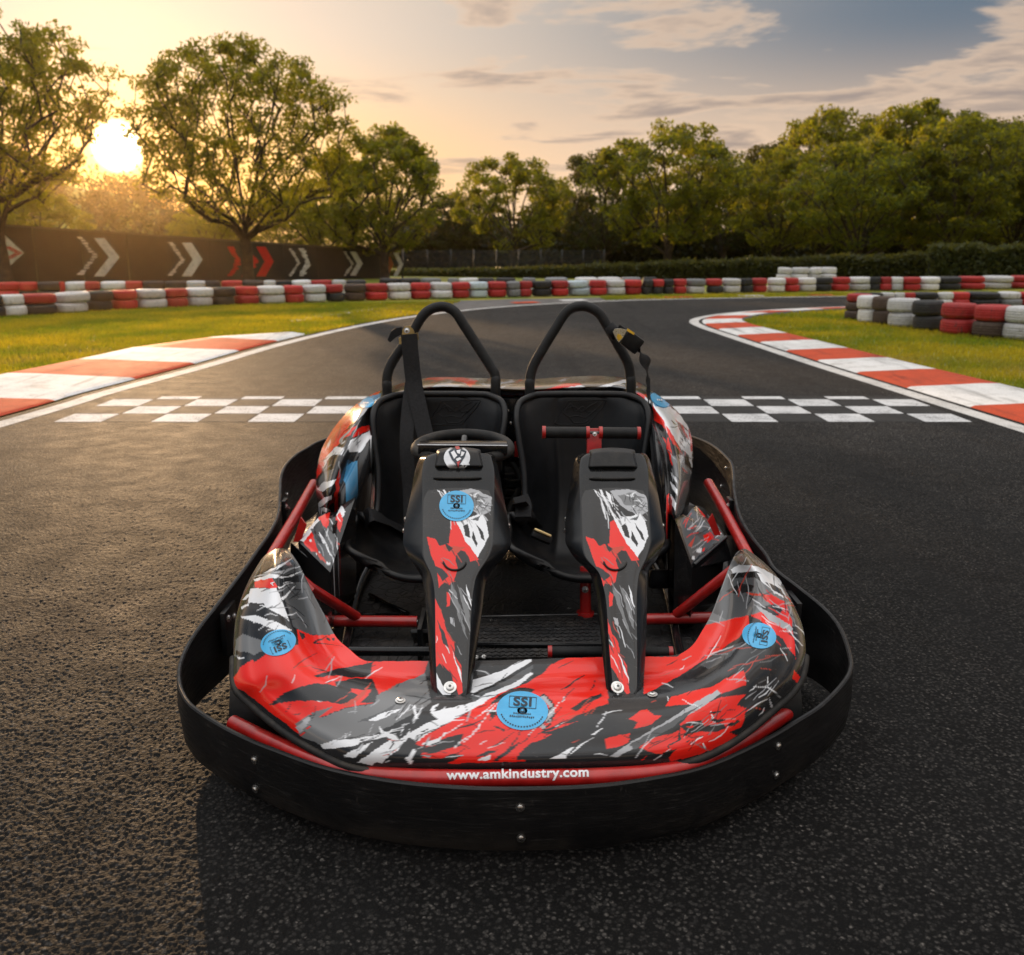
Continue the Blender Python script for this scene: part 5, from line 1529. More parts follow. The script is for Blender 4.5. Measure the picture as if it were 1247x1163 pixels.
    sh = [
     ('W', U([(168, 280), (200, 330), (215, 380), (195, 330), (178, 282)])), ('W', U([(190, 278), (240, 390), (262, 420), (222, 330), (200, 280)])), ('W', U([(215, 282), (232, 300), (240, 350), (222, 318)])),
     ('L', U([(232, 285), (300, 275), (340, 285), (385, 310), (380, 360), (350, 380), (300, 360), (262, 330)])), ('G', U([(262, 300), (330, 292), (360, 320), (330, 350), (285, 335)])),
     ('L', U([(300, 350), (340, 360), (372, 400), (350, 400)])),
     ('W', U([(240, 395), (300, 385), (345, 370), (362, 400), (374, 460), (350, 510), (328, 545), (300, 510), (275, 480), (255, 430)])),
     ('K', U([(270, 420), (290, 410), (300, 470), (280, 460)])), ('K', U([(320, 410), (350, 450), (360, 480), (345, 470)])), ('K', U([(310, 440), (330, 490), (325, 505), (305, 470)])), ('H', U([(300, 395), (340, 380), (330, 400)])),
     ('R', U([(216, 500), (225, 405), (240, 398), (262, 440), (285, 490), (318, 530), (333, 555), (300, 560), (280, 520), (240, 515), (215, 505)])),
     ('R', U([(128, 465), (158, 470), (180, 500), (215, 490), (248, 520), (240, 560), (250, 590), (235, 640), (215, 655), (200, 640), (175, 668), (168, 600), (150, 545)])),
     ('D', U([(160, 580), (190, 590), (215, 620), (190, 640), (170, 610)])), ('O', U([(190, 500), (280, 505), (250, 530), (205, 520)])), ('K', U([(195, 480), (230, 510), (215, 525)])),
     ('R', U([(208, 680), (222, 690), (218, 735), (206, 740)])), ('G', U([(225, 640), (245, 690), (262, 770), (290, 870), (270, 830), (240, 740), (222, 680)])), ('G', U([(250, 650), (290, 720), (300, 830), (280, 790)])), ('L', U([(218, 780), (235, 785), (240, 820), (222, 805)])),
     ('R', U([(153, 690), (172, 730), (190, 770), (212, 850), (235, 880), (238, 930), (262, 970), (270, 1075), (255, 1085), (232, 1040), (210, 1010), (180, 960), (158, 985)])),
     ('D', U([(170, 790), (200, 850), (215, 900), (190, 880)])), ('K', U([(185, 960), (220, 1000), (240, 1060), (215, 1040)])),
     ('W', U([(156, 985), (172, 1010), (200, 1068), (198, 1090), (175, 1082), (158, 1060)])), ('W', U([(228, 910), (240, 940), (262, 1000), (268, 1040), (250, 990)])), ('W', U([(196, 1075), (225, 1080), (215, 1095), (200, 1092)])),
     ('W', U([(283, 650), (300, 700), (304, 745), (290, 700)])),
    ]
    reg = U([(130, 290), (380, 290), (340, 540), (300, 700), (290, 1000), (170, 1000), (150, 600)])
    sh += scratches(U([(165, 280), (280, 280), (300, 380), (220, 400)]), 22, -62, 10, (8, 26), ['W', 'L', 'W', 'D'], seed, (.6, 1.6))
    sh += scratches(U([(290, 290), (380, 300), (370, 380), (300, 370)]), 26, -30, 50, (4, 14), ['D', 'K', 'G', 'W'], seed + 1, (.5, 1.1))
    sh += scratches(U([(210, 640), (310, 640), (300, 900), (240, 900)]), 18, -66, 10, (10, 36), ['L', 'G', 'W', 'D'], seed + 2, (.5, 1.2))
    sh += scratches(U([(160, 700), (250, 860), (265, 1050), (170, 980)]), 16, -66, 12, (6, 26), ['K', 'W', 'D', 'O'], seed + 3, (.6, 1.5))
    sh += scratches(U([(130, 470), (330, 540), (240, 660), (160, 640)]), 14, -60, 25, (6, 22), ['D', 'K', 'G', 'O'], seed + 4, (.5, 1.4))
    paint(dec, 'C', sh, .8, seed)
    db = bvh_of(dec)
    # padded head of the console
    cap_y0, cap_y1, cl0, cr0, cl1, cr1 = cap_st
    CV, nn, mm = [], 26, 40
    for a in range(nn):
        f = a / (nn - 1); y = cap_y0 + (cap_y1 - cap_y0) * f
        lo = cl0 + (cl1 - cl0) * f; ro = cr0 + (cr1 - cr0) * f
        for c_ in range(mm):
            v = c_ / (mm - 1); x = lo + (ro - lo) * v
            e = min(1, min(v, 1 - v) / .10); e = math.sin(e * PI / 2)
            e2 = math.sin(min(1, min(f, 1 - f) / .22) * PI / 2)
            arch = -5.5 * (1 - f) * (4 * v * (1 - v)) ** .8
            CV.append(tuple(on_plane(x, y + arch * .55 + 2.2 * (1 - f), -.004 + .026 * e * e2 - .004 * f)))
    i = (np.arange(nn - 1)[:, None] * mm + np.arange(mm - 1)[None]).ravel()
    cm = npmesh("console_cap", np.array(CV), np.stack([i, i + mm, i + mm + 1, i + 1], 1))
    cap = link("console_cap", cm, M_SAT, o)
    # moulded slot below the cap
    sy, s0, s1 = slot
    bm = bmesh.new()
    P = [on_plane(x, sy + .6 * math.sin(PI * (x - s0) / (s1 - s0)), .0055 + .003) for x in np.linspace(s0, s1, 12)]
    add_tube(bm, P, [.0008] + [.0034] * 10 + [.0008], 8)
    link("slot_moulding", bm_mesh("slot_moulding", bm), M_RUB, o)
    # round recessed plug edge in the middle
    c0x = (U([(238, 560)])[0][0], 510 + 556 / 3.23)
    P = [on_plane(c0x[0] + 14 * math.cos(t), c0x[1] + 12 * math.sin(t), .0075) for t in np.linspace(.15, PI - .1, 22)]
    bm = bmesh.new(); add_tube(bm, P, [.0006] + [.0024] * 20 + [.0006], 8)
    link("plug_rim", bm_mesh("plug_rim", bm), M_RUB, o)
    # fixing screw near the foot and side clips
    bx, by = U([(220, 1057)])[0]
    p, nm = cast(db, bx, by)
    if p is None: p, nm = cast(b_, bx, by)
    bolt(p, nm, .0135, o)
    for (y, side) in [(646, -1), (640, 1), (632, -1)]:
        x = np.interp(y, R_[:, 0], R_[:, 1 if side < 0 else 4])
        c = on_plane(x, y, -.055); bolt(c, (side, -.3, .2), .006, o)
    return o, b_, db, dec, cap, on_plane, U
SL = [(552, 522, 529, 592, 598), (555, 515, 522, 597, 603), (560, 510, 517, 599, 604), (575, 505, 514, 602, 608), (603, 500, 514, 602, 613), (635, 493, 513, 602, 619), (658, 491, 513, 602, 622.5), (668, 493, 513.5, 600, 620.5), (680, 499, 515, 595, 612), (700, 512, 524, 582, 595), (718, 516.5, 528, 577.5, 590), (742, 519, 529, 575, 587), (788, 522, 529.5, 572.5, 581), (830, 524.5, 531, 570, 575.5), (848, 527, 533, 568, 572.5), (856, 531, 536, 564, 569), (860, 538, 543, 557, 562)]
SR = [(552, 709, 716, 779, 785), (555, 704, 711, 783, 788), (560, 700.5, 707, 786, 791), (575, 697, 705.5, 789.5, 795), (603, 692.5, 706, 790, 801.5), (635, 688.5, 707, 792, 806.5), (652, 688.5, 707.5, 793, 809.5), (663, 689.5, 708, 793, 808), (680, 700, 713, 788, 800), (697, 717, 728, 780, 789.5), (715, 723, 734, 777, 788), (738, 727.5, 738, 776, 788), (786, 732.5, 741, 776.5, 786.5), (828, 737, 745, 776.5, 784), (848, 740, 747, 775.5, 782), (856, 743.5, 750, 772, 779), (860, 750, 755, 766, 772)]
cL = console("left_console".replace("left_", ""), SL, (545.5, 572, 532, 585, 526, 592), (582, 527, 587), (594, 850), lambda y: 0.0, 41, True)
cR = console("console", SR, (546, 573, 718, 773, 713, 780), (582.5, 717, 774), (594, 850), lambda y: 191 + 13 * (y - 280) / 800.0, 41, False)
sticker(556, 616.5, 21, 18.5, .03, cL[3], cL[2])
# round emblem on the left console's cap
capb = bvh_of(cL[4])
P, F = disc_faces(556.5, 558, 16, 14, 0)
em = stick_mesh("emblem", P, F, capb, .0016, M_SILV, cL[4])
shp = [(546, 551), (551, 547.5), (560, 547), (568, 550.5), (566, 557), (558, 569.5), (550, 560)]
def tri_fan(pts): return [tuple(range(len(pts)))]
def mark(name, pts, off, mat):
    P, F = poly_fill(pts); return stick_mesh(name, P, F, capb, off, mat, em)
mark("emblem_shield", shp, .0028, M_INK)
for q in ([(549, 552), (553, 550), (557, 556), (553, 560)], [(556, 550), (561, 549), (560, 554), (557, 553)], [(562, 551), (566, 552), (564, 556), (561, 557)], [(555, 560), (560, 558), (562, 560), (557, 563)]):
    mark("emblem_mark", q, .0040, M_WHT)
mark("emblem_mark", [(556, 564), (561, 562), (558, 568.5)], .0040, M_RED)
mark("emblem_mark", [(554, 545.5), (559, 545), (560, 548.5), (556, 549)], .0040, M_RED)
# ------------------------------------------------------------------ steering wheel and passenger grab bar
sw_c = D(563.5, 546, 2.50)
ax = Vector((0, -.12, 1)).normalized()
Ms = frame(ax)
rad_s = 56.5 * (2.50 * CT + .52 * ST) / FPX
pts = [sw_c + Ms @ Vector((rad_s * math.cos(t), rad_s * (1 if math.sin(t) > 0 else .8) * math.sin(t), 0)) for t in np.linspace(0, 2 * PI, 72, endpoint=False)]
swh = tube_obj("steering_wheel", pts, .0155, M_RUB, KART, 14, 0, True)
bm = bmesh.new()
for a in (PI * .5, PI * 1.17, PI * 1.83):
    add_tube(bm, [sw_c + Ms @ Vector((.02 * math.cos(a), .02 * math.sin(a), -.012)), sw_c + Ms @ Vector((rad_s * .8 * math.cos(a), rad_s * .8 * math.sin(a) * .95, 0))], .009, 8)
add_lathe(bm, [(0, 0), (.042, 0), (.045, -.006), (.045, -.018), (.02, -.024), (.02, -.05), (0, -.05)], Matrix.Translation(sw_c) @ Ms.to_4x4(), 24)
link("spokes", sharp(bm_mesh("spokes", bm)), M_DSTEEL, swh)
tube_obj("column", [sw_c - ax * .04, Vector((sw_c.x, 2.05, .18))], .012, M_DSTEEL, swh)
# bar in front of the wheel (dashboard strip)
p0, p1 = D(509, 541.5, 2.44), D(618, 542.5, 2.44)
bm = bmesh.new(); add_box(bm, (p0 + p1) / 2 + Vector((0, .02, -.012)), ((p1 - p0).length, .06, .03), None, .006)
dsh = link("dash_bracket", sharp(bm_mesh("dash_bracket", bm)), M_BLK, KART)
tube_obj("dash_edge", [p0 + Vector((0, -.012, .002)), p1 + Vector((0, -.012, .002))], .0016, M_SILV, dsh, 8)
bm = bmesh.new(); add_box(bm, D(563, 553, 2.43) + Vector((0, .05, -.03)), (.21, .07, .05), None, .01)
link("dash_box", sharp(bm_mesh("dash_box", bm)), M_SAT, dsh)

def grab_bar(xa, xb, y, Y, r, mids, name="grab_bar", ringw=.004):
    a, b_ = D(xa, y, Y), D(xb, y + 1, Y)
    bar = tube_obj(name, [a, b_], r * .55, M_DSTEEL, KART)
    L = (b_ - a)
    t0, t1 = mids
    for s0, s1 in ((0.0, t0), (t1, 1.0)):
        bm = bmesh.new(); nseg = 40
        P = [a + L * (s0 + (s1 - s0) * k / nseg) for k in range(nseg + 1)]
        add_tube(bm, P, [r * (1 + .035 * math.sin(k * 2.6)) for k in range(nseg + 1)], 18)
        g = link("grip", sharp(bm_mesh("grip", bm), 60), M_FOAM, bar)
        for s_ in (s0, s1):
            c = a + L * s_; e = L.normalized() * (.007 if s_ == s0 else -.007)
            tube_obj("ring", [c - e * .25, c + e * 1.1], r * 1.13, M_RED, g, 18)
    return bar, a, b_, L
gb, a, b_, L = grab_bar(661, 779, 526.5, 2.52, .0155, (.475, .585))
c = a + L * .53
bm = bmesh.new(); add_box(bm, c + Vector((0, -.004, -.03)), (.040, .022, .085), Matrix.Rotation(-.25, 3, 'X'), .004)
add_box(bm, c + Vector((0, .03, -.15)), (.030, .022, .20), Matrix.Rotation(-.35, 3, 'X'), .004)
br = link("bar_bracket", sharp(bm_mesh("bar_bracket", bm)), M_RED, gb)
bolt(c + Vector((0, -.018, .000)), (0, -1, .3), .006, br)
# red post carrying the passenger console
pb, pt_ = G(713, 748, .085), D(713, 690, G(713, 748, .085).y + .03)
post = tube_obj("console_post", [pb, pt_], .0165, M_RED, KART, 16)
bm = bmesh.new(); add_lathe(bm, [(0, .008), (.026, .008), (.028, 0), (0, 0)], Matrix.Translation(pb), 20); link("post_foot", sharp(bm_mesh("post_foot", bm)), M_RED, post)
bolt(D(712.5, 718, pb.y - .005), (0, -1, .2), .010, post)

# ------------------------------------------------------------------ seats
SEAT_ST = [(2.600, .215, .130, .022, 0.05), (2.612, .226, .195, .042, 0.0), (2.67, .216, .240, .066, 0.0), (2.80, .175, .256, .105, 0.0), (2.92, .152, .246, .165, .12), (3.00, .175, .228, .190, .45),
           (3.065, .25, .207, .180, .80), (3.105, .34, .196, .155, 1.0), (3.13, .44, .199, .130, 1.0), (3.15, .54, .216, .110, 1.0), (3.165, .61, .226, .090, 1.0), (3.17, .652, .214, .045, 1.0), (3.178, .671, .168, .018, 1.0)]
def seat(cx0, cx1, flip):
    R_ = catmull(SEAT_ST, 90); nu = 61
    top_, und = [], []
    for k, (Y, z, hw, bo, bk) in enumerate(R_):
        f = k / 89; cx = cx0 + (cx1 - cx0) * f
        for j in range(nu):
            u = 2 * j / (nu - 1) - 1
            e = abs(u) ** 2.6 * bo + max(0, abs(u) - .86) / .14 * .010
            fb = bk * PI / 2
            px_ = cx + hw * u * (1 - .04 * u * u)
            groove = -.004 * math.exp(-((abs(u) - .36) / .05) ** 2) * (1 if 0.12 < f < .95 else 0)
            e += groove
            lip = .0
            if f < .14: lip = -.05 * (abs(u) ** 2) * (1 - f / .14) 
            top_.append((px_, Y - e * math.sin(fb) - lip * .8, z + e * math.cos(fb)))
    P = np.array(top_).reshape(90, nu, 3)
    du = np.gradient(P, axis=1); dv = np.gradient(P, axis=0); nr = np.cross(du, dv); nr /= np.linalg.norm(nr, axis=2)[..., None] + 1e-9
    Q = P - nr * .010
    V = np.concatenate([P.reshape(-1, 3), Q.reshape(-1, 3)])
    i = (np.arange(89)[:, None] * nu + np.arange(nu - 1)[None]).ravel()
    F1 = np.stack([i, i + 1, i + nu + 1, i + nu], 1); o2 = 90 * nu
    F = np.concatenate([F1, F1[:, ::-1] + o2])
    s = link("seat", npmesh("seat", V, F), M_SEAT, KART)
    loop = [P[0, j] for j in range(nu)] + [P[k, nu - 1] for k in range(1, 90)] + [P[89, j] for j in range(nu - 2, -1, -1)] + [P[k, 0] for k in range(88, 0, -1)]
    lp = even([tuple(p) for p in loop] + [tuple(loop[0])], .016)[:-1]
    tube_obj("rim_edge", lp, .0115, M_SEAT, s, 10, 0, True)
    b_ = bvh_of(s)
    return s, b_, P
def px_of(v): q = proj([v])[0]; return q
s1, sb1, SP1 = seat(-.262, -.236, False)
s2, sb2, SP2 = seat(.226, .233, True)
def seat_plate(s, b_, cx, cy, m):
    out = [(-34, 15), (-16, -12), (36, -13), (30, -4), (14, 13), (10, 17), (-30, 17)]
    out = [(cx + x * m, cy + y) for x, y in out]
    P3 = []
    def on(x, y, off):
        p, nm = cast(b_, x, y)
        if p is None:
            p, nm = b_.find_nearest(D(x, y, 3.16))[:2]
            nm = nm if nm.y < 0 else -nm
        return p + nm * off
    bm = bmesh.new(); add_tube(bm, [on(x, y, .001) for x, y in even(out + [out[0]], 3)], .0016, 6, False)
    for q in ([(-22, 3), (-12, -9), (-6, 2), (4, -6), (10, 2), (20, 0), (30, -10)], [(-22, 3), (-14, 8), (-4, 6), (8, 9), (14, 4), (20, 0)], [(-14, 8), (-8, 15), (6, 15), (12, 11)], [(-18, -2), (-8, -6), (2, 2), (14, -6), (24, -11)]):
        add_tube(bm, [on(cx + x * m, cy + y, .001) for x, y in even([(x, y) for x, y in q], 3)], .0017, 6, False)
    link("moulded_emblem", bm_mesh("moulded_emblem", bm), M_SEAT, s)
seat_plate(s1, sb1, 553, 500, .92)
seat_plate(s2, sb2, 706, 500, .92)
# ------------------------------------------------------------------ roll hoops
def hoop(pts, Y0):
    P = [D(x, y, Y0 + .04 * max(0, (480 - y)) / 100) for x, y in pts]
    P = [Vector((P[0].x, Y0 + .03, .20))] + P + [Vector((P[-1].x, Y0 + .03, .20))]
    return tube_obj("roll_hoop", P, .0172, M_FOAM, KART, 18, 120)
h1 = hoop([(472, 486), (471, 466), (474, 449), (484, 431), (500, 409), (513, 387), (524, 377), (539, 373.5), (553, 379), (565, 396), (583, 424), (597, 446), (603, 458), (603.5, 486)], 3.225)
h2 = hoop([(645, 486), (645.5, 462), (650, 445), (661, 425), (675, 402), (688, 382), (699, 374.5), (714, 373.5), (729, 381), (739, 396), (752, 419), (764, 441), (767.5, 458), (768, 486)], 3.225)
# ------------------------------------------------------------------ belts
def ribbon(name, pts, w, side, mat, parent, th=.0022, twist=None):
    """webbing along pts; side is the width direction (one or one per point)"""
    P = [Vector(p) for p in pts]; n0 = len(P)
    sd = [Vector(side)] * n0 if not isinstance(side, list) else [Vector(s) for s in side]
    A_ = catmull([tuple(p) + tuple(s) for p, s in zip(P, sd)], max(24, n0 * 10))
    bm = bmesh.new(); rings = []
    for k in range(len(A_)):
        p = Vector(A_[k, :3]); s_ = Vector(A_[k, 3:]).normalized()
        t = Vector(A_[min(k + 1, len(A_) - 1), :3]) - Vector(A_[max(k - 1, 0), :3]); t.normalize()
        s_ = (s_ - t * s_.dot(t)).normalized(); nn = t.cross(s_)
        ww = w if twist is None else w * np.interp(k / (len(A_) - 1), twist[0], twist[1])
        rings.append([bm.verts.new(p + s_ * (ww / 2 * a) + nn * (th * b_)) for a, b_ in [(-1, 0), (-.9, .5), (.9, .5), (1, 0), (.9, -.5), (-.9, -.5)]])
    for A1_, B1_ in zip(rings, rings[1:]):
        for i in range(6): bm.faces.new((A1_[i], A1_[(i + 1) % 6], B1_[(i + 1) % 6], B1_[i]))
    bm.faces.new(rings[0][::-1]); bm.faces.new(rings[-1])
    return link(name, sharp(bm_mesh(name, bm), 50), mat, parent)
belt1 = ribbon("seat_belt", [D(498, 407, 3.165), D(500, 430, 3.155), D(504, 465, 3.135), D(511, 500, 3.085), D(518, 530, 3.04), D(524, 556, 3.00)], .054, (1, 0, -.08), M_WEB, KART)
ribbon("lower_strap", [D(502, 462, 3.15), D(497, 500, 3.09), D(495, 545, 3.02), D(499, 600, 2.98), D(500, 640, 2.93)], .045, (1, 0, .05), M_WEB, belt1)
# anchor: steel bracket with bolt, belt slot loop and loose tongue
anc = D(492, 405, 3.19)
bm = bmesh.new()
P = [D(x, y, 3.185) for x, y in [(489, 411), (490, 402), (493, 397.5), (499, 397), (503, 401), (505, 406), (509, 405), (510, 414), (507.5, 414), (507, 408.5), (489, 411.5), (488.5, 419), (486, 419), (485.5, 411)]]
prism(bm, P, (0, .006, 0))
an = link("anchor_plate", bm_mesh("anchor_plate", bm), M_BRASS, belt1, smooth=False)
bolt(D(495.5, 402.5, 3.18), (0, -1, .2), .0095, an)
bm = bmesh.new()
P = [D(x, y, 3.20) for x, y in [(472, 414), (476, 404), (482, 399.5), (489, 398.5), (490, 407), (482, 411), (475, 417)]]
prism(bm, P, (0, .012, .002))
link("loose_end", bm_mesh("loose_end", bm), M_WEB, belt1, smooth=False)
# left lap belt lying over the seat side
def on_seat(b_, x, y, off=.010):
    p, nm = cast(b_, x, y); return p + nm * off
lap = [(441, 634), (452, 627), (466, 632), (482, 641), (500, 651)]
Pl = [on_seat(sb1, x, y, .008) if cast(sb1, x, y)[0] is not None else D(x, y, 2.80) for x, y in lap]
ribbon("lap_belt", Pl, .050, (.35, -.75, -.45), M_WEB, KART)
# passenger belt: buckle on the hoop, twisted strap falling outside the seat
bk = [D(x, y, Y) for x, y, Y in [(751, 401, 3.20), (764, 411, 3.19), (779, 428, 3.18), (786, 440, 3.17), (788.5, 455, 3.17), (789.5, 470, 3.16), (790, 490, 3.14), (796, 515, 3.08), (801, 545, 3.0), (803, 580, 2.94), (803, 610, 2.88)]]
b2 = ribbon("seat_belt", bk, .05, [(0.5, 0, -.9), (.6, 0, -.8), (.6, 0, -.8), (.7, .2, -.4), (.2, 1, 0), (1, .2, 0), (.2, 1, 0), (1, 0, 0), (1, 0, 0), (1, 0, .1), (1, 0, .1)], M_WEB, KART, .003,
            ([0, .25, .38, .5, .56, .62, .75, 1], [.8, .95, .75, .22, .42, .30, .9, 1.0]))
bc = D(765.5, 413, 3.17); rotb = Matrix.Rotation(.62, 3, 'Y')
bm = bmesh.new(); add_box(bm, bc + Vector((.012, 0, -.010)), (.066, .028, .056), rotb, .009)
bu = link("buckle", sharp(bm_mesh("buckle", bm)), M_SAT, b2)
bm = bmesh.new(); P = [D(x, y, 3.145) for x, y in [(746.5, 404), (749, 400.5), (756, 400), (764, 402), (758, 412), (753.5, 417), (750, 412)]]; prism(bm, P, (0, .008, 0))
link("tongue_plate", bm_mesh("tongue_plate", bm), M_STEEL, bu, smooth=False)
bm = bmesh.new(); P = [D(x, y, 3.1435) for x, y in [(752, 406.5), (756, 407.5), (758, 411), (753.5, 415.5), (751, 411)]]; prism(bm, P, (0, .004, 0))
for q in ([(764.5, 400), (773, 405.5), (772, 408), (763.5, 403)],): prism(bm, [D(x, y, 3.143) for x, y in q], (0, .006, 0))
link("release_tab", bm_mesh("release_tab", bm), M_YEL, bu, smooth=False)
bm = bmesh.new(); add_tube(bm, [D(741, 397, 3.20), D(752, 410, 3.19)], .021, 14); link("loop", bm_mesh("loop", bm), M_WEB, b2)
# passenger lap belt with brass buckle at the inner side
lap2 = [(632, 612), (636, 622), (642, 634), (650, 644)]
P2_ = [on_seat(sb2, x, y, .010) if cast(sb2, x, y)[0] is not None else D(x, y, 2.85) for x, y in lap2]
lb2 = ribbon("lap_belt", P2_, .046, (.85, -.3, .3), M_WEB, KART)
ribbon("stalk_sleeve", [D(634, 606, 2.93), D(638, 618, 2.90), D(637, 632, 2.85)], .055, (1, 0, .1), M_WEB, lb2, .02)
c = D(661, 651, 2.74)
rb = Matrix.Rotation(.42, 3, 'Y') @ Matrix.Rotation(-.5, 3, 'X')
bm = bmesh.new(); add_box(bm, c + Vector((-.004, .006, -.010)), (.064, .030, .024), rb, .006); bu2 = link("buckle", sharp(bm_mesh("buckle", bm)), M_SAT, lb2)
bm = bmesh.new(); add_box(bm, c + Vector((-.002, .002, .004)), (.056, .026, .008), rb, .003); link("tongue_plate", sharp(bm_mesh("tongue_plate", bm)), M_BRASS, bu2)

# ------------------------------------------------------------------ rear fairing round the seats
RS = [(393, 624, 401, 624, .33, .345), (388, 614, 408, 612, .345, .38), (385, 598, 415, 600, .375, .42), (385, 580, 425, 581, .41, .455), (388, 558, 438, 556, .45, .51), (396, 538, 452, 532, .49, .555), (410, 516.5, 457, 514, .54, .585),
      (427, 498, 464, 500, .585, .60), (446, 484, 476, 491, .62, .61), (468, 474, 494, 486, .64, .615), (496, 465, 520, 482, .655, .62), (530, 459.5, 546, 482, .66, .62), (590, 460.5, 592, 484, .66, .62), (640, 462, 640, 486, .66, .62),
      (690, 459, 690, 484, .66, .62), (728, 457.5, 724, 483, .66, .62), (757, 459.5, 748, 483, .655, .62), (778, 465.5, 764, 487, .64, .615), (797, 478, 778, 495, .62, .61), (815, 491.5, 788, 507, .585, .60), (830, 507, 796, 521, .545, .59),
      (840, 525, 801, 541, .50, .56), (844, 548, 806, 563, .455, .51), (842.5, 577, 811, 586, .41, .455), (838, 602, 812, 608, .375, .42), (832, 622, 813, 624, .35, .385), (826, 633, 817, 633, .335, .35)]
def rear_bulge(u, v):
    w = .5 * (1 - math.cos(2 * PI * min(1, max(0, v))))
    e = (1 - (1 - min(1, v / .3)) ** 2) * .02
    return .030 * w + e * (1 - v) + .006 * math.sin(u * 60) * w * (1 if .3 < u < .7 else 0) * .5
rear, RV = loft("rear_fairing", RS, 560, 110, rear_bulge, M_LIV, KART, .14, .30, 1.0, .05)
LB = lambda pts: tf(330, 440, 4.155, pts)
RB = lambda pts: tf(770, 440, 4.156, pts)
BK = lambda pts: tf(500, 440, 3.897, pts)
RP = [
 ('R', LB([(560, 140), (400, 230), (330, 315), (265, 410), (225, 600), (250, 560), (300, 470), (350, 380), (420, 300), (470, 250), (520, 200)])),
 ('B', LB([(435, 215), (480, 185), (560, 160), (550, 195), (500, 215), (450, 235)])),
 ('L', LB([(400, 300), (440, 240), (500, 220), (470, 270), (420, 310)])), ('D', LB([(440, 310), (500, 230), (530, 240), (515, 310), (470, 340)])),
 ('R', LB([(410, 385), (440, 340), (520, 312), (518, 340), (450, 370)])),
 ('W', LB([(385, 440), (400, 400), (520, 342), (512, 380), (450, 460), (400, 460)])),
 ('K', LB([(350, 420), (380, 350), (440, 310), (410, 380), (380, 450), (360, 440)])), ('R', LB([(300, 420), (380, 350), (440, 320), (400, 370), (330, 430)])),
 ('O', LB([(260, 440), (300, 380), (345, 330), (300, 420)])), ('L', LB([(345, 400), (430, 310), (350, 420)])),
 ('W', LB([(240, 560), (280, 480), (330, 430), (370, 445), (360, 475), (310, 470), (260, 540)])), ('K', LB([(300, 520), (330, 480), (370, 480), (355, 540), (310, 560)])), ('G', LB([(240, 600), (270, 560), (320, 540), (300, 600), (245, 640)])),
 ('W', LB([(235, 650), (270, 610), (330, 600), (320, 625), (260, 660)])), ('K', LB([(240, 680), (300, 650), (330, 640), (320, 680), (245, 720)])), ('W', LB([(235, 720), (270, 690), (310, 680), (300, 710), (250, 740)])), ('K', LB([(245, 740), (300, 700), (310, 760), (270, 730)])), ('W', LB([(240, 745), (270, 735), (305, 755), (280, 765)])),
 ('R', LB([(228, 590), (240, 540), (270, 510), (250, 570)])), ('R', LB([(320, 720), (330, 600), (350, 540), (350, 600), (335, 700)])), ('B', LB([(365, 600), (390, 500), (440, 490), (420, 560), (380, 620)])), ('K', LB([(380, 500), (440, 470), (440, 500), (390, 520)])),
 # back: warm sky reflection painted in as tan, and red bands
 ('T', BK([(40, 60), (120, 62), (330, 70), (500, 90), (760, 55), (920, 70), (1060, 90), (1120, 130), (1000, 140), (40, 150)])),
 ('O', BK([(60, 90), (130, 58), (250, 75), (320, 95), (280, 110), (180, 85)])), ('R', BK([(250, 95), (320, 92), (280, 120)])), ('L', BK([(70, 130), (160, 100), (250, 110), (180, 120)])), ('L', BK([(330, 110), (480, 90), (500, 98), (340, 120)])),
 ('R', BK([(420, 155), (480, 150), (600, 140), (700, 115), (800, 100), (810, 112), (720, 130), (640, 150), (560, 165), (420, 168)])),
 ('W', BK([(730, 130), (800, 110), (830, 120), (780, 138)])), ('W', BK([(830, 130), (920, 110), (1020, 85), (1040, 95), (960, 115), (860, 140)])), ('L', BK([(700, 90), (760, 75), (720, 100)])), ('H', BK([(900, 128), (1030, 100), (1100, 120), (960, 140)])),
 # right
 ('W', RB([(100, 160), (190, 225), (255, 285), (292, 345), (305, 440), (300, 540), (270, 480), (220, 400), (170, 320), (110, 240)])),
 ('B', RB([(90, 160), (130, 170), (195, 228), (160, 238), (120, 225), (95, 195)])),
 ('R', RB([(20, 160), (70, 165), (75, 215), (40, 200)])), ('W', RB([(60, 175), (90, 200), (85, 240), (65, 215)])),
 ('R', RB([(105, 220), (125, 250), (170, 320), (210, 380), (240, 450), (210, 420), (180, 370), (215, 530), (195, 525), (175, 430), (150, 370), (110, 290)])),
 ('K', RB([(110, 300), (150, 320), (185, 375), (170, 400), (130, 350)])), ('R', RB([(285, 330), (302, 380), (307, 450), (298, 460), (290, 400)])), ('R', RB([(215, 290), (260, 330), (290, 400), (250, 370)])),
 ('D', RB([(220, 300), (250, 330), (270, 380), (300, 440), (265, 395), (235, 345)])), ('K', RB([(250, 440), (285, 470), (300, 570), (285, 560), (265, 500)])),
 ('G', RB([(195, 480), (240, 470), (300, 560), (285, 650), (245, 790), (215, 780), (225, 640), (205, 560)])), ('L', RB([(225, 470), (260, 480), (285, 570), (270, 560), (240, 510)])),
 ('K', RB([(110, 380), (150, 400), (185, 540), (200, 780), (160, 800), (120, 480)])), ('W', RB([(190, 560), (225, 590), (230, 620), (200, 580)])), ('W', RB([(195, 610), (228, 650), (225, 680), (200, 640)])), ('W', RB([(192, 670), (222, 720), (218, 760), (195, 700)])), ('R', RB([(160, 690), (185, 670), (185, 770), (170, 790)])),
]
RP += scratches(LB([(250, 450), (440, 300), (450, 450), (300, 650), (240, 650)]), 26, 60, 20, (5, 22), ['K', 'W', 'D', 'L'], 21, (.6, 1.5))
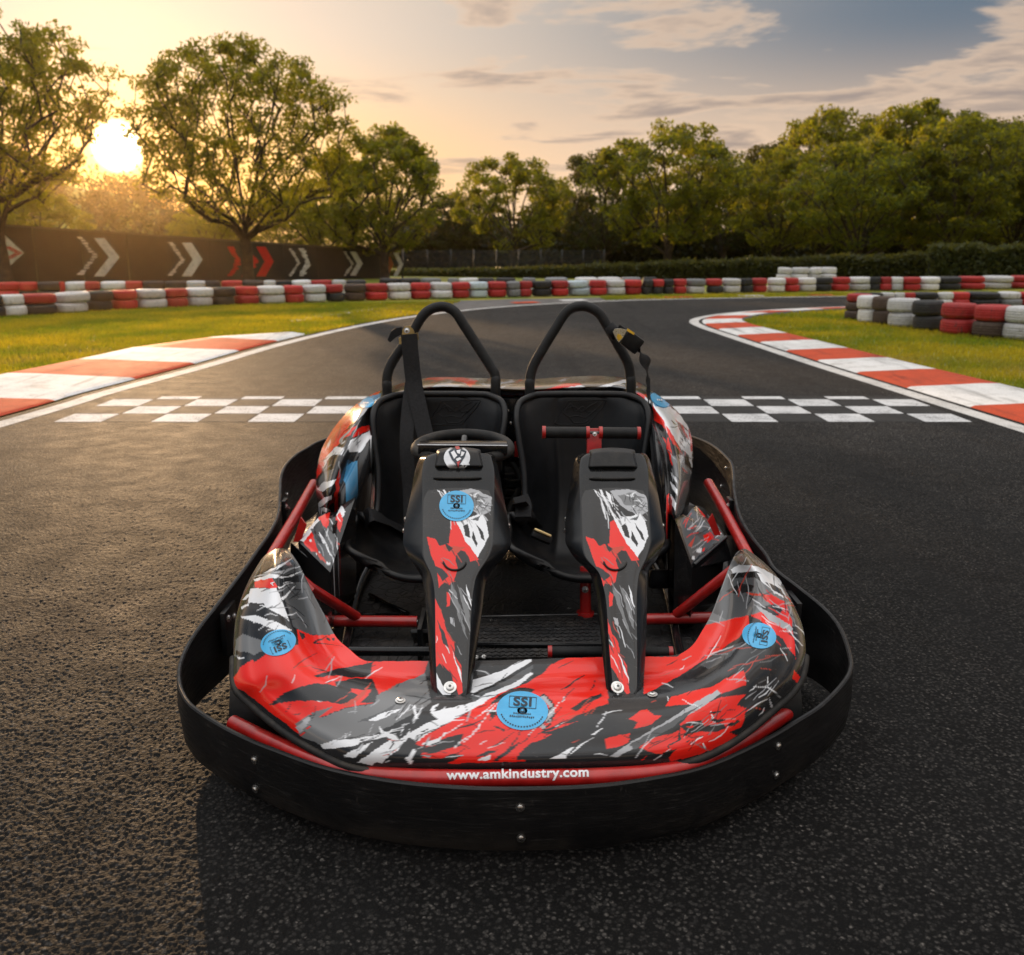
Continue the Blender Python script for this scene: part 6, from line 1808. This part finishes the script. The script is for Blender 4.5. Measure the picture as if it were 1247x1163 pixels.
RP += scratches(RB([(120, 230), (280, 340), (290, 560), (220, 600), (150, 420)]), 26, -58, 20, (5, 24), ['K', 'W', 'D', 'L', 'R'], 22, (.5, 1.4))
RP += scratches(BK([(60, 80), (1040, 80), (1040, 140), (60, 140)]), 26, 12, 14, (6, 26), ['L', 'W', 'K', 'D', 'O'], 23, (.5, 1.2))
skv = np.arange(560 * 114).reshape(560, 114)[:, [0, 112, 113]].ravel()
paint(rear, 'D', RP, 1.0, 30, None, skv)
rbv = bvh_of(rear)
for (cx, cy, rx, ry, rot) in [(447, 491, 9, 5.5, -.35), (803.5, 487.5, 12.5, 7, .55)]:
    P, F = disc_faces(cx, cy, rx, ry, rot); st = stick_mesh("sticker", P, F, rbv, .0016, M_BLUE, rear)
    q = [(cx - 4 + k * 2.4 + d, cy + e) for k in range(3) for d, e in ((0, -1), (1.6, -.6), (1.5, 1.2), (-.1, .8))]
    stick_mesh("lettering", q, [(0, 1, 2, 3), (4, 5, 6, 7), (8, 9, 10, 11)], rbv, .0026, M_WHT, st)

# ------------------------------------------------------------------ side pods in front of the rear fairing
def pod(corn, low, shapes, lip, seed):
    """glossy angular pod: top face corners (px, py, z) then walls falling to z=low"""
    T = [G(*c) for c in corn]
    n0 = len(T); nu, nv = 70, 60
    A_, B_, C_, D_ = [np.array(t) for t in T]                       # back-outer, front-outer, front-inner, back-inner
    V = np.zeros((nu, nv, 3))
    for a in range(nu):
        for b_ in range(nv):
            u, v = a / (nu - 1), b_ / (nv - 1)
            p = (A_ * (1 - u) + B_ * u) * (1 - v) + (D_ * (1 - u) + C_ * u) * v
            p[2] += .020 * math.sin(PI * v) * math.sin(PI * min(1, u * 1.1)) - .012 * math.exp(-((v - .45) / .14) ** 2) * (1 - u)
            V[a, b_] = p
    i = (np.arange(nu - 1)[:, None] * nv + np.arange(nv - 1)[None]).ravel()
    F = [tuple(f) for f in np.stack([i, i + nv, i + nv + 1, i + 1], 1)]
    VV = V.reshape(-1, 3).tolist()
    rim = [(a, 0) for a in range(nu)] + [(nu - 1, b_) for b_ in range(1, nv)] + [(a, nv - 1) for a in range(nu - 2, -1, -1)] + [(0, b_) for b_ in range(nv - 2, 0, -1)]
    o_ = len(VV); cen = V.mean((0, 1))
    for a, b_ in rim:
        p = V[a, b_]; d = (p - cen) * .10; VV.append([p[0] - d[0], p[1] - d[1], low])
    m_ = len(rim)
    for k in range(m_):
        a, b_ = rim[k]; a2, b2_ = rim[(k + 1) % m_]
        F.append((a * nv + b_, a2 * nv + b2_, o_ + (k + 1) % m_, o_ + k))
    me = npmesh("side_pod", np.array(VV), np.array(F))
    o = link("side_pod", sharp(me, 40), M_LIV, KART)
    paint(o, 'K', shapes, .9, seed)
    if lip: tube_obj("edge_trim", [Vector(V[nu - 1, b_]) + Vector((0, 0, .002)) for b_ in range(0, nv, 4)], .0065, M_BLK, o, 8)
    return o
LP = [('R', LB([(150, 900), (240, 790), (300, 760), (290, 830), (230, 900), (240, 960), (200, 960)])), ('W', LB([(140, 905), (235, 795), (245, 810), (165, 915)])), ('H', LB([(200, 850), (260, 830), (330, 880), (310, 1000), (280, 1040), (240, 960)])),
      ('K', LB([(215, 840), (250, 800), (275, 880), (260, 930), (225, 900)])), ('W', LB([(240, 860), (260, 880), (310, 980), (300, 985)])), ('L', LB([(270, 850), (290, 880), (320, 960), (300, 920)])), ('W', LB([(330, 780), (370, 690), (390, 740), (350, 810)])), ('R', LB([(325, 790), (350, 760), (365, 800), (350, 860), (335, 840)])), ('K', LB([(345, 720), (365, 680), (400, 730), (380, 760)])),
      ('R', LB([(380, 690), (450, 625), (440, 660), (400, 700)])), ('W', LB([(190, 905), (200, 900), (205, 915), (195, 918)])), ('W', LB([(230, 960), (250, 965), (245, 985), (230, 978)])), ('W', LB([(275, 1010), (300, 1020), (295, 1032), (280, 1025)])), ('O', LB([(225, 950), (270, 990), (280, 1020), (240, 990)]))]
LP += scratches(LB([(200, 850), (380, 720), (310, 1000), (240, 980)]), 18, -58, 18, (5, 22), ['L', 'W', 'K', 'R'], 41, (.5, 1.2))
pod([(387, 630, .36), (363, 659, .30), (402, 697, .27), (433, 605, .41)], .10, LP, False, 40)
RPp = [('H', RB([(240, 820), (300, 720), (330, 760), (400, 830), (450, 885), (310, 1010), (290, 980)])), ('R', RB([(285, 690), (310, 700), (305, 720), (285, 715)])), ('W', RB([(265, 740), (290, 730), (285, 750), (260, 755)])), ('R', RB([(325, 735), (370, 735), (385, 780), (360, 790)])), ('R', RB([(360, 880), (390, 860), (415, 890), (380, 920), (365, 905)])), ('W', RB([(325, 950), (350, 940), (345, 970), (325, 965)])), ('W', RB([(300, 985), (315, 985), (312, 1005), (300, 1000)])), ('R', RB([(345, 960), (370, 935), (365, 960)])), ('O', RB([(285, 930), (320, 880), (300, 940)])), ('L', RB([(270, 850), (350, 790), (290, 850)])), ('R', RB([(385, 810), (410, 765), (445, 870), (420, 870)]))]
RPp += scratches(RB([(250, 810), (400, 800), (440, 880), (310, 990)]), 18, 50, 22, (5, 26), ['L', 'W', 'K', 'R'], 43, (.5, 1.2))
pod([(848, 616, .36), (884, 655, .30), (843, 691, .27), (822, 632, .40)], .10, RPp, True, 42)
for sx, xx in ((-1, -.522), (1, .506)):
    bm = bmesh.new(); add_box(bm, (xx, 2.98, .215), (.008, .66, .30), None, .002); link("inner_panel", sharp(bm_mesh("inner_panel", bm)), M_RUB, KART)
# lower flaps on the outer side of the pods, brackets
bm = bmesh.new(); prism(bm, [G(356, 662, .285), G(397, 697, .25), G(396, 699, .20), G(355, 690, .20)], (-.006, .004, 0)); link("pod_flap", bm_mesh("pod_flap", bm), M_BLK, KART, smooth=False)
bm = bmesh.new(); prism(bm, [G(843, 692, .262), G(882, 656, .292), G(889, 682, .24), G(848, 697, .225)], (.006, .006, 0)); link("pod_flap", bm_mesh("pod_flap", bm), M_BLK, KART, smooth=False)
for q in ([(357, 660), (366, 630), (373, 640), (366, 660)], [(868, 626), (878, 652), (870, 652), (862, 635)]):
    bm = bmesh.new(); prism(bm, [D(x, y, 2.70) for x, y in q], (0, .01, 0)); link("pod_bracket", bm_mesh("pod_bracket", bm), M_RED, KART, smooth=False)
# ------------------------------------------------------------------ red frame tubes
tube_obj("side_bar", [G(382, 589, .36), G(360, 628, .325), G(335, 670, .295), G(325, 690, .27)], .0168, M_RED, KART, 18, 30)
tube_obj("side_bar", [G(862.5, 588, .36), G(884, 625, .325), G(906, 667, .295), G(915, 685, .27)], .0168, M_RED, KART, 18, 30)
fr1 = tube_obj("frame_tube", [G(355, 756, .105), G(396, 756, .105), G(508, 757, .105)], .0165, M_RED, KART, 16)
tube_obj("brace", [G(356, 697, .31), G(378, 716, .275), G(434, 751, .118)], .0150, M_RED, fr1, 16)
fr2 = tube_obj("frame_tube", [G(785, 754, .105), G(864, 752, .105), G(900, 751, .105)], .0165, M_RED, KART, 16)
tube_obj("brace", [G(906, 683, .31), G(886, 699, .275), G(824, 748, .118)], .0150, M_RED, fr2, 16)
bolt(G(508, 757, .105), (1, -.2, .2), .008, fr1)
tube_obj("brace", [G(415, 590, .35), G(449, 596, .20)], .009, M_RED, KART, 12)
for sx, (x, y) in ((-1, (616, 482)), (1, (638, 481))):
    pass
# ------------------------------------------------------------------ floor, pedals, foot bars, wheels, engine
fl = [G(x, y, .055) for x, y in [(300, 840), (440, 860), (640, 868), (840, 855), (965, 835), (915, 700), (880, 640), (820, 590), (640, 570), (430, 590), (370, 640), (330, 700)]]
bm = bmesh.new(); prism(bm, [Vector((p.x, p.y, .055)) for p in fl], (0, 0, -.012)); link("floor_tray", bm_mesh("floor_tray", bm), M_FLOOR, KART, smooth=False)
# raised foot plate with diamond tread
c0, c1, c2, c3 = G(577, 801, .085), G(738, 799, .085), G(727, 749, .085), G(586, 752, .085)
bm = bmesh.new(); prism(bm, [c0, c1, c2, c3], (0, 0, -.02)); fp = link("foot_plate", bm_mesh("foot_plate", bm), M_FLOOR, KART, smooth=False)
bm = bmesh.new()
def quad_pt(u, v): return (c0 * (1 - u) + c1 * u) * (1 - v) + (c3 * (1 - u) + c2 * u) * v
for a in range(34):
    for b_ in range(12):
        u, v = (a + .5 + .5 * (b_ % 2)) / 35, (b_ + .5) / 12
        p = quad_pt(u, v); add_box(bm, p + Vector((0, 0, .0008)), (.014, .0035, .003), Matrix.Rotation(.75 if (a + b_) % 2 else -.75, 3, 'Z'))
for a in range(60):
    pass
link("tread_pattern", bm_mesh("tread_pattern", bm), M_FLOOR, fp, smooth=False)
tube_obj("plate_edge", [c3 + Vector((0, 0, .003)), c2 + Vector((0, 0, .003))], .004, M_DSTEEL, fp, 8)
bm = bmesh.new(); add_tube(bm, [G(450, 724, .062), G(497, 747, .062)], .006, 6); add_tube(bm, [G(400, 749, .062), G(497, 747, .062)], .005, 6)
link("floor_edge", bm_mesh("floor_edge", bm), M_BLK, KART)
# black cross bars in front of the foot plates; padded foot bar with red rings on passenger side
cb = tube_obj("cross_bar", [G(425, 793, .12), G(523, 793, .12)], .013, M_BLK, KART, 14)
tube_obj("cross_bar", [G(580, 785, .125), G(735, 786, .125)], .009, M_BLK, KART, 14)
bar2, a, b2_, L2 = grab_bar(668, 818, 793.5, 2.00, .0125, (.46, .56), "foot_bar")
bm = bmesh.new(); add_box(bm, G(547, 775, .10) + Vector((-.075, 0, 0)), (.012, .16, .11), None, .003); add_box(bm, G(513, 775, .10), (.05, .10, .012), Matrix.Rotation(-.7, 3, 'X'), .003)
link("pedal", sharp(bm_mesh("pedal", bm)), M_SAT, KART)
bm = bmesh.new(); add_box(bm, G(810, 705, .14), (.10, .05, .06), Matrix.Rotation(-.3, 3, 'X'), .01); link("foot_rest", sharp(bm_mesh("foot_rest", bm)), M_SAT, KART)
for px, py in [(589, 800), (580, 800.5)]: bolt(G(px, py, .088), (0, -.5, .8), .007, fp)
bolt(G(693, 741, .06), (0, 0, 1), .006, KART); bolt(G(598, 755, .088), (0, 0, 1), .005, fp)
def wheel(x, y, r, w, rz=0.0):
    M = Matrix.Translation((x, y, r)) @ Matrix.Rotation(rz, 4, 'Z') @ Matrix.Rotation(PI / 2, 4, 'Y')
    h = w / 2
    bm = bmesh.new(); add_lathe(bm, [(r * .55, -h * .8), (r * .75, -h), (r * .93, -h * .92), (r * .99, -h * .7), (r, 0), (r * .99, h * .7), (r * .93, h * .92), (r * .75, h), (r * .55, h * .8), (r * .52, 0), (r * .55, -h * .8)], M, 40)
    t_ = link("wheel", sharp(bm_mesh("wheel", bm), 45), M_RUB, KART)
    bm = bmesh.new(); add_lathe(bm, [(r * .56, -h * .82), (r * .50, -h * .8), (r * .46, -h * .3), (r * .2, -h * .2), (r * .18, -h * .5), (0, -h * .5), (0, h * .5), (r * .18, h * .5), (r * .2, h * .2), (r * .46, h * .3), (r * .50, h * .8), (r * .56, h * .82), (r * .54, 0), (r * .56, -h * .82)], M, 32)
    link("hub_rim", sharp(bm_mesh("hub_rim", bm), 40), M_DSTEEL, t_)
wheel(-.575, 2.02, .128, .115, .03); wheel(.585, 2.02, .128, .115, .03)
wheel(-.60, 3.20, .135, .17); wheel(.60, 3.20, .135, .17)
tube_obj("rear_axle", [Vector((-.6, 3.2, .135)), Vector((.6, 3.2, .135))], .018, M_STEEL, KART)
bm = bmesh.new()
add_box(bm, (.02, 3.42, .24), (.30, .22, .26), None, .02)
for k in range(7): add_box(bm, (.02, 3.30 - .002 * k, .19 + k * .03), (.26, .05, .008), None, .002)
eng = link("engine", sharp(bm_mesh("engine", bm)), M_DSTEEL, KART)
tube_obj("hose", [Vector((-.03, 3.28, .45)), Vector((.03, 3.22, .36)), Vector((-.01, 3.15, .26)), Vector((.02, 3.05, .16))], .011, M_RUB, eng, 10, 24)
# black plate with lightening holes behind the gap between the seats
bm = bmesh.new(); add_box(bm, D(628, 512, 3.22) + Vector((0, .05, 0)), (.16, .012, .14), None, .003); add_box(bm, D(626, 560, 3.16) + Vector((0, .04, 0)), (.11, .012, .03), None, .002); add_box(bm, D(626, 592, 3.14) + Vector((0, .04, 0)), (.11, .012, .03), None, .002)
for dx in (-.045, .05): add_box(bm, D(628, 545, 3.20) + Vector((dx, .05, -.06)), (.012, .012, .30))
sup = link("seat_support", sharp(bm_mesh("seat_support", bm)), M_BLK, KART)
for px, py in [(618, 500), (622, 515), (615, 525), (618, 555), (632, 556), (619, 592)]: bolt(D(px, py, 3.19), (0, -1, .2), .0045, sup)
bm = bmesh.new(); add_box(bm, D(632, 547, 3.12), (.03, .02, .05), None, .003); add_box(bm, D(626, 481.5, 3.46), (.16, .02, .012), None, .002); link("seat_strut", sharp(bm_mesh("seat_strut", bm)), M_RED, sup)
# chassis rails under the floor
for sx in (-1, 1):
    tube_obj("chassis_rail", [Vector((sx * .42, 1.75, .07)), Vector((sx * .46, 2.4, .07)), Vector((sx * .50, 3.0, .085)), Vector((sx * .42, 3.6, .11))], .015, M_BLK, KART, 12, 30)
tube_obj("rear_bumper_tube", [Vector((-.62, 3.80, .22)), Vector((0, 3.86, .22)), Vector((.62, 3.80, .22))], .015, M_RED, KART, 12, 20)
for sx in (-1, 1): tube_obj("rear_strut", [Vector((sx * .40, 3.55, .11)), Vector((sx * .42, 3.83, .22))], .013, M_RED, KART, 10)
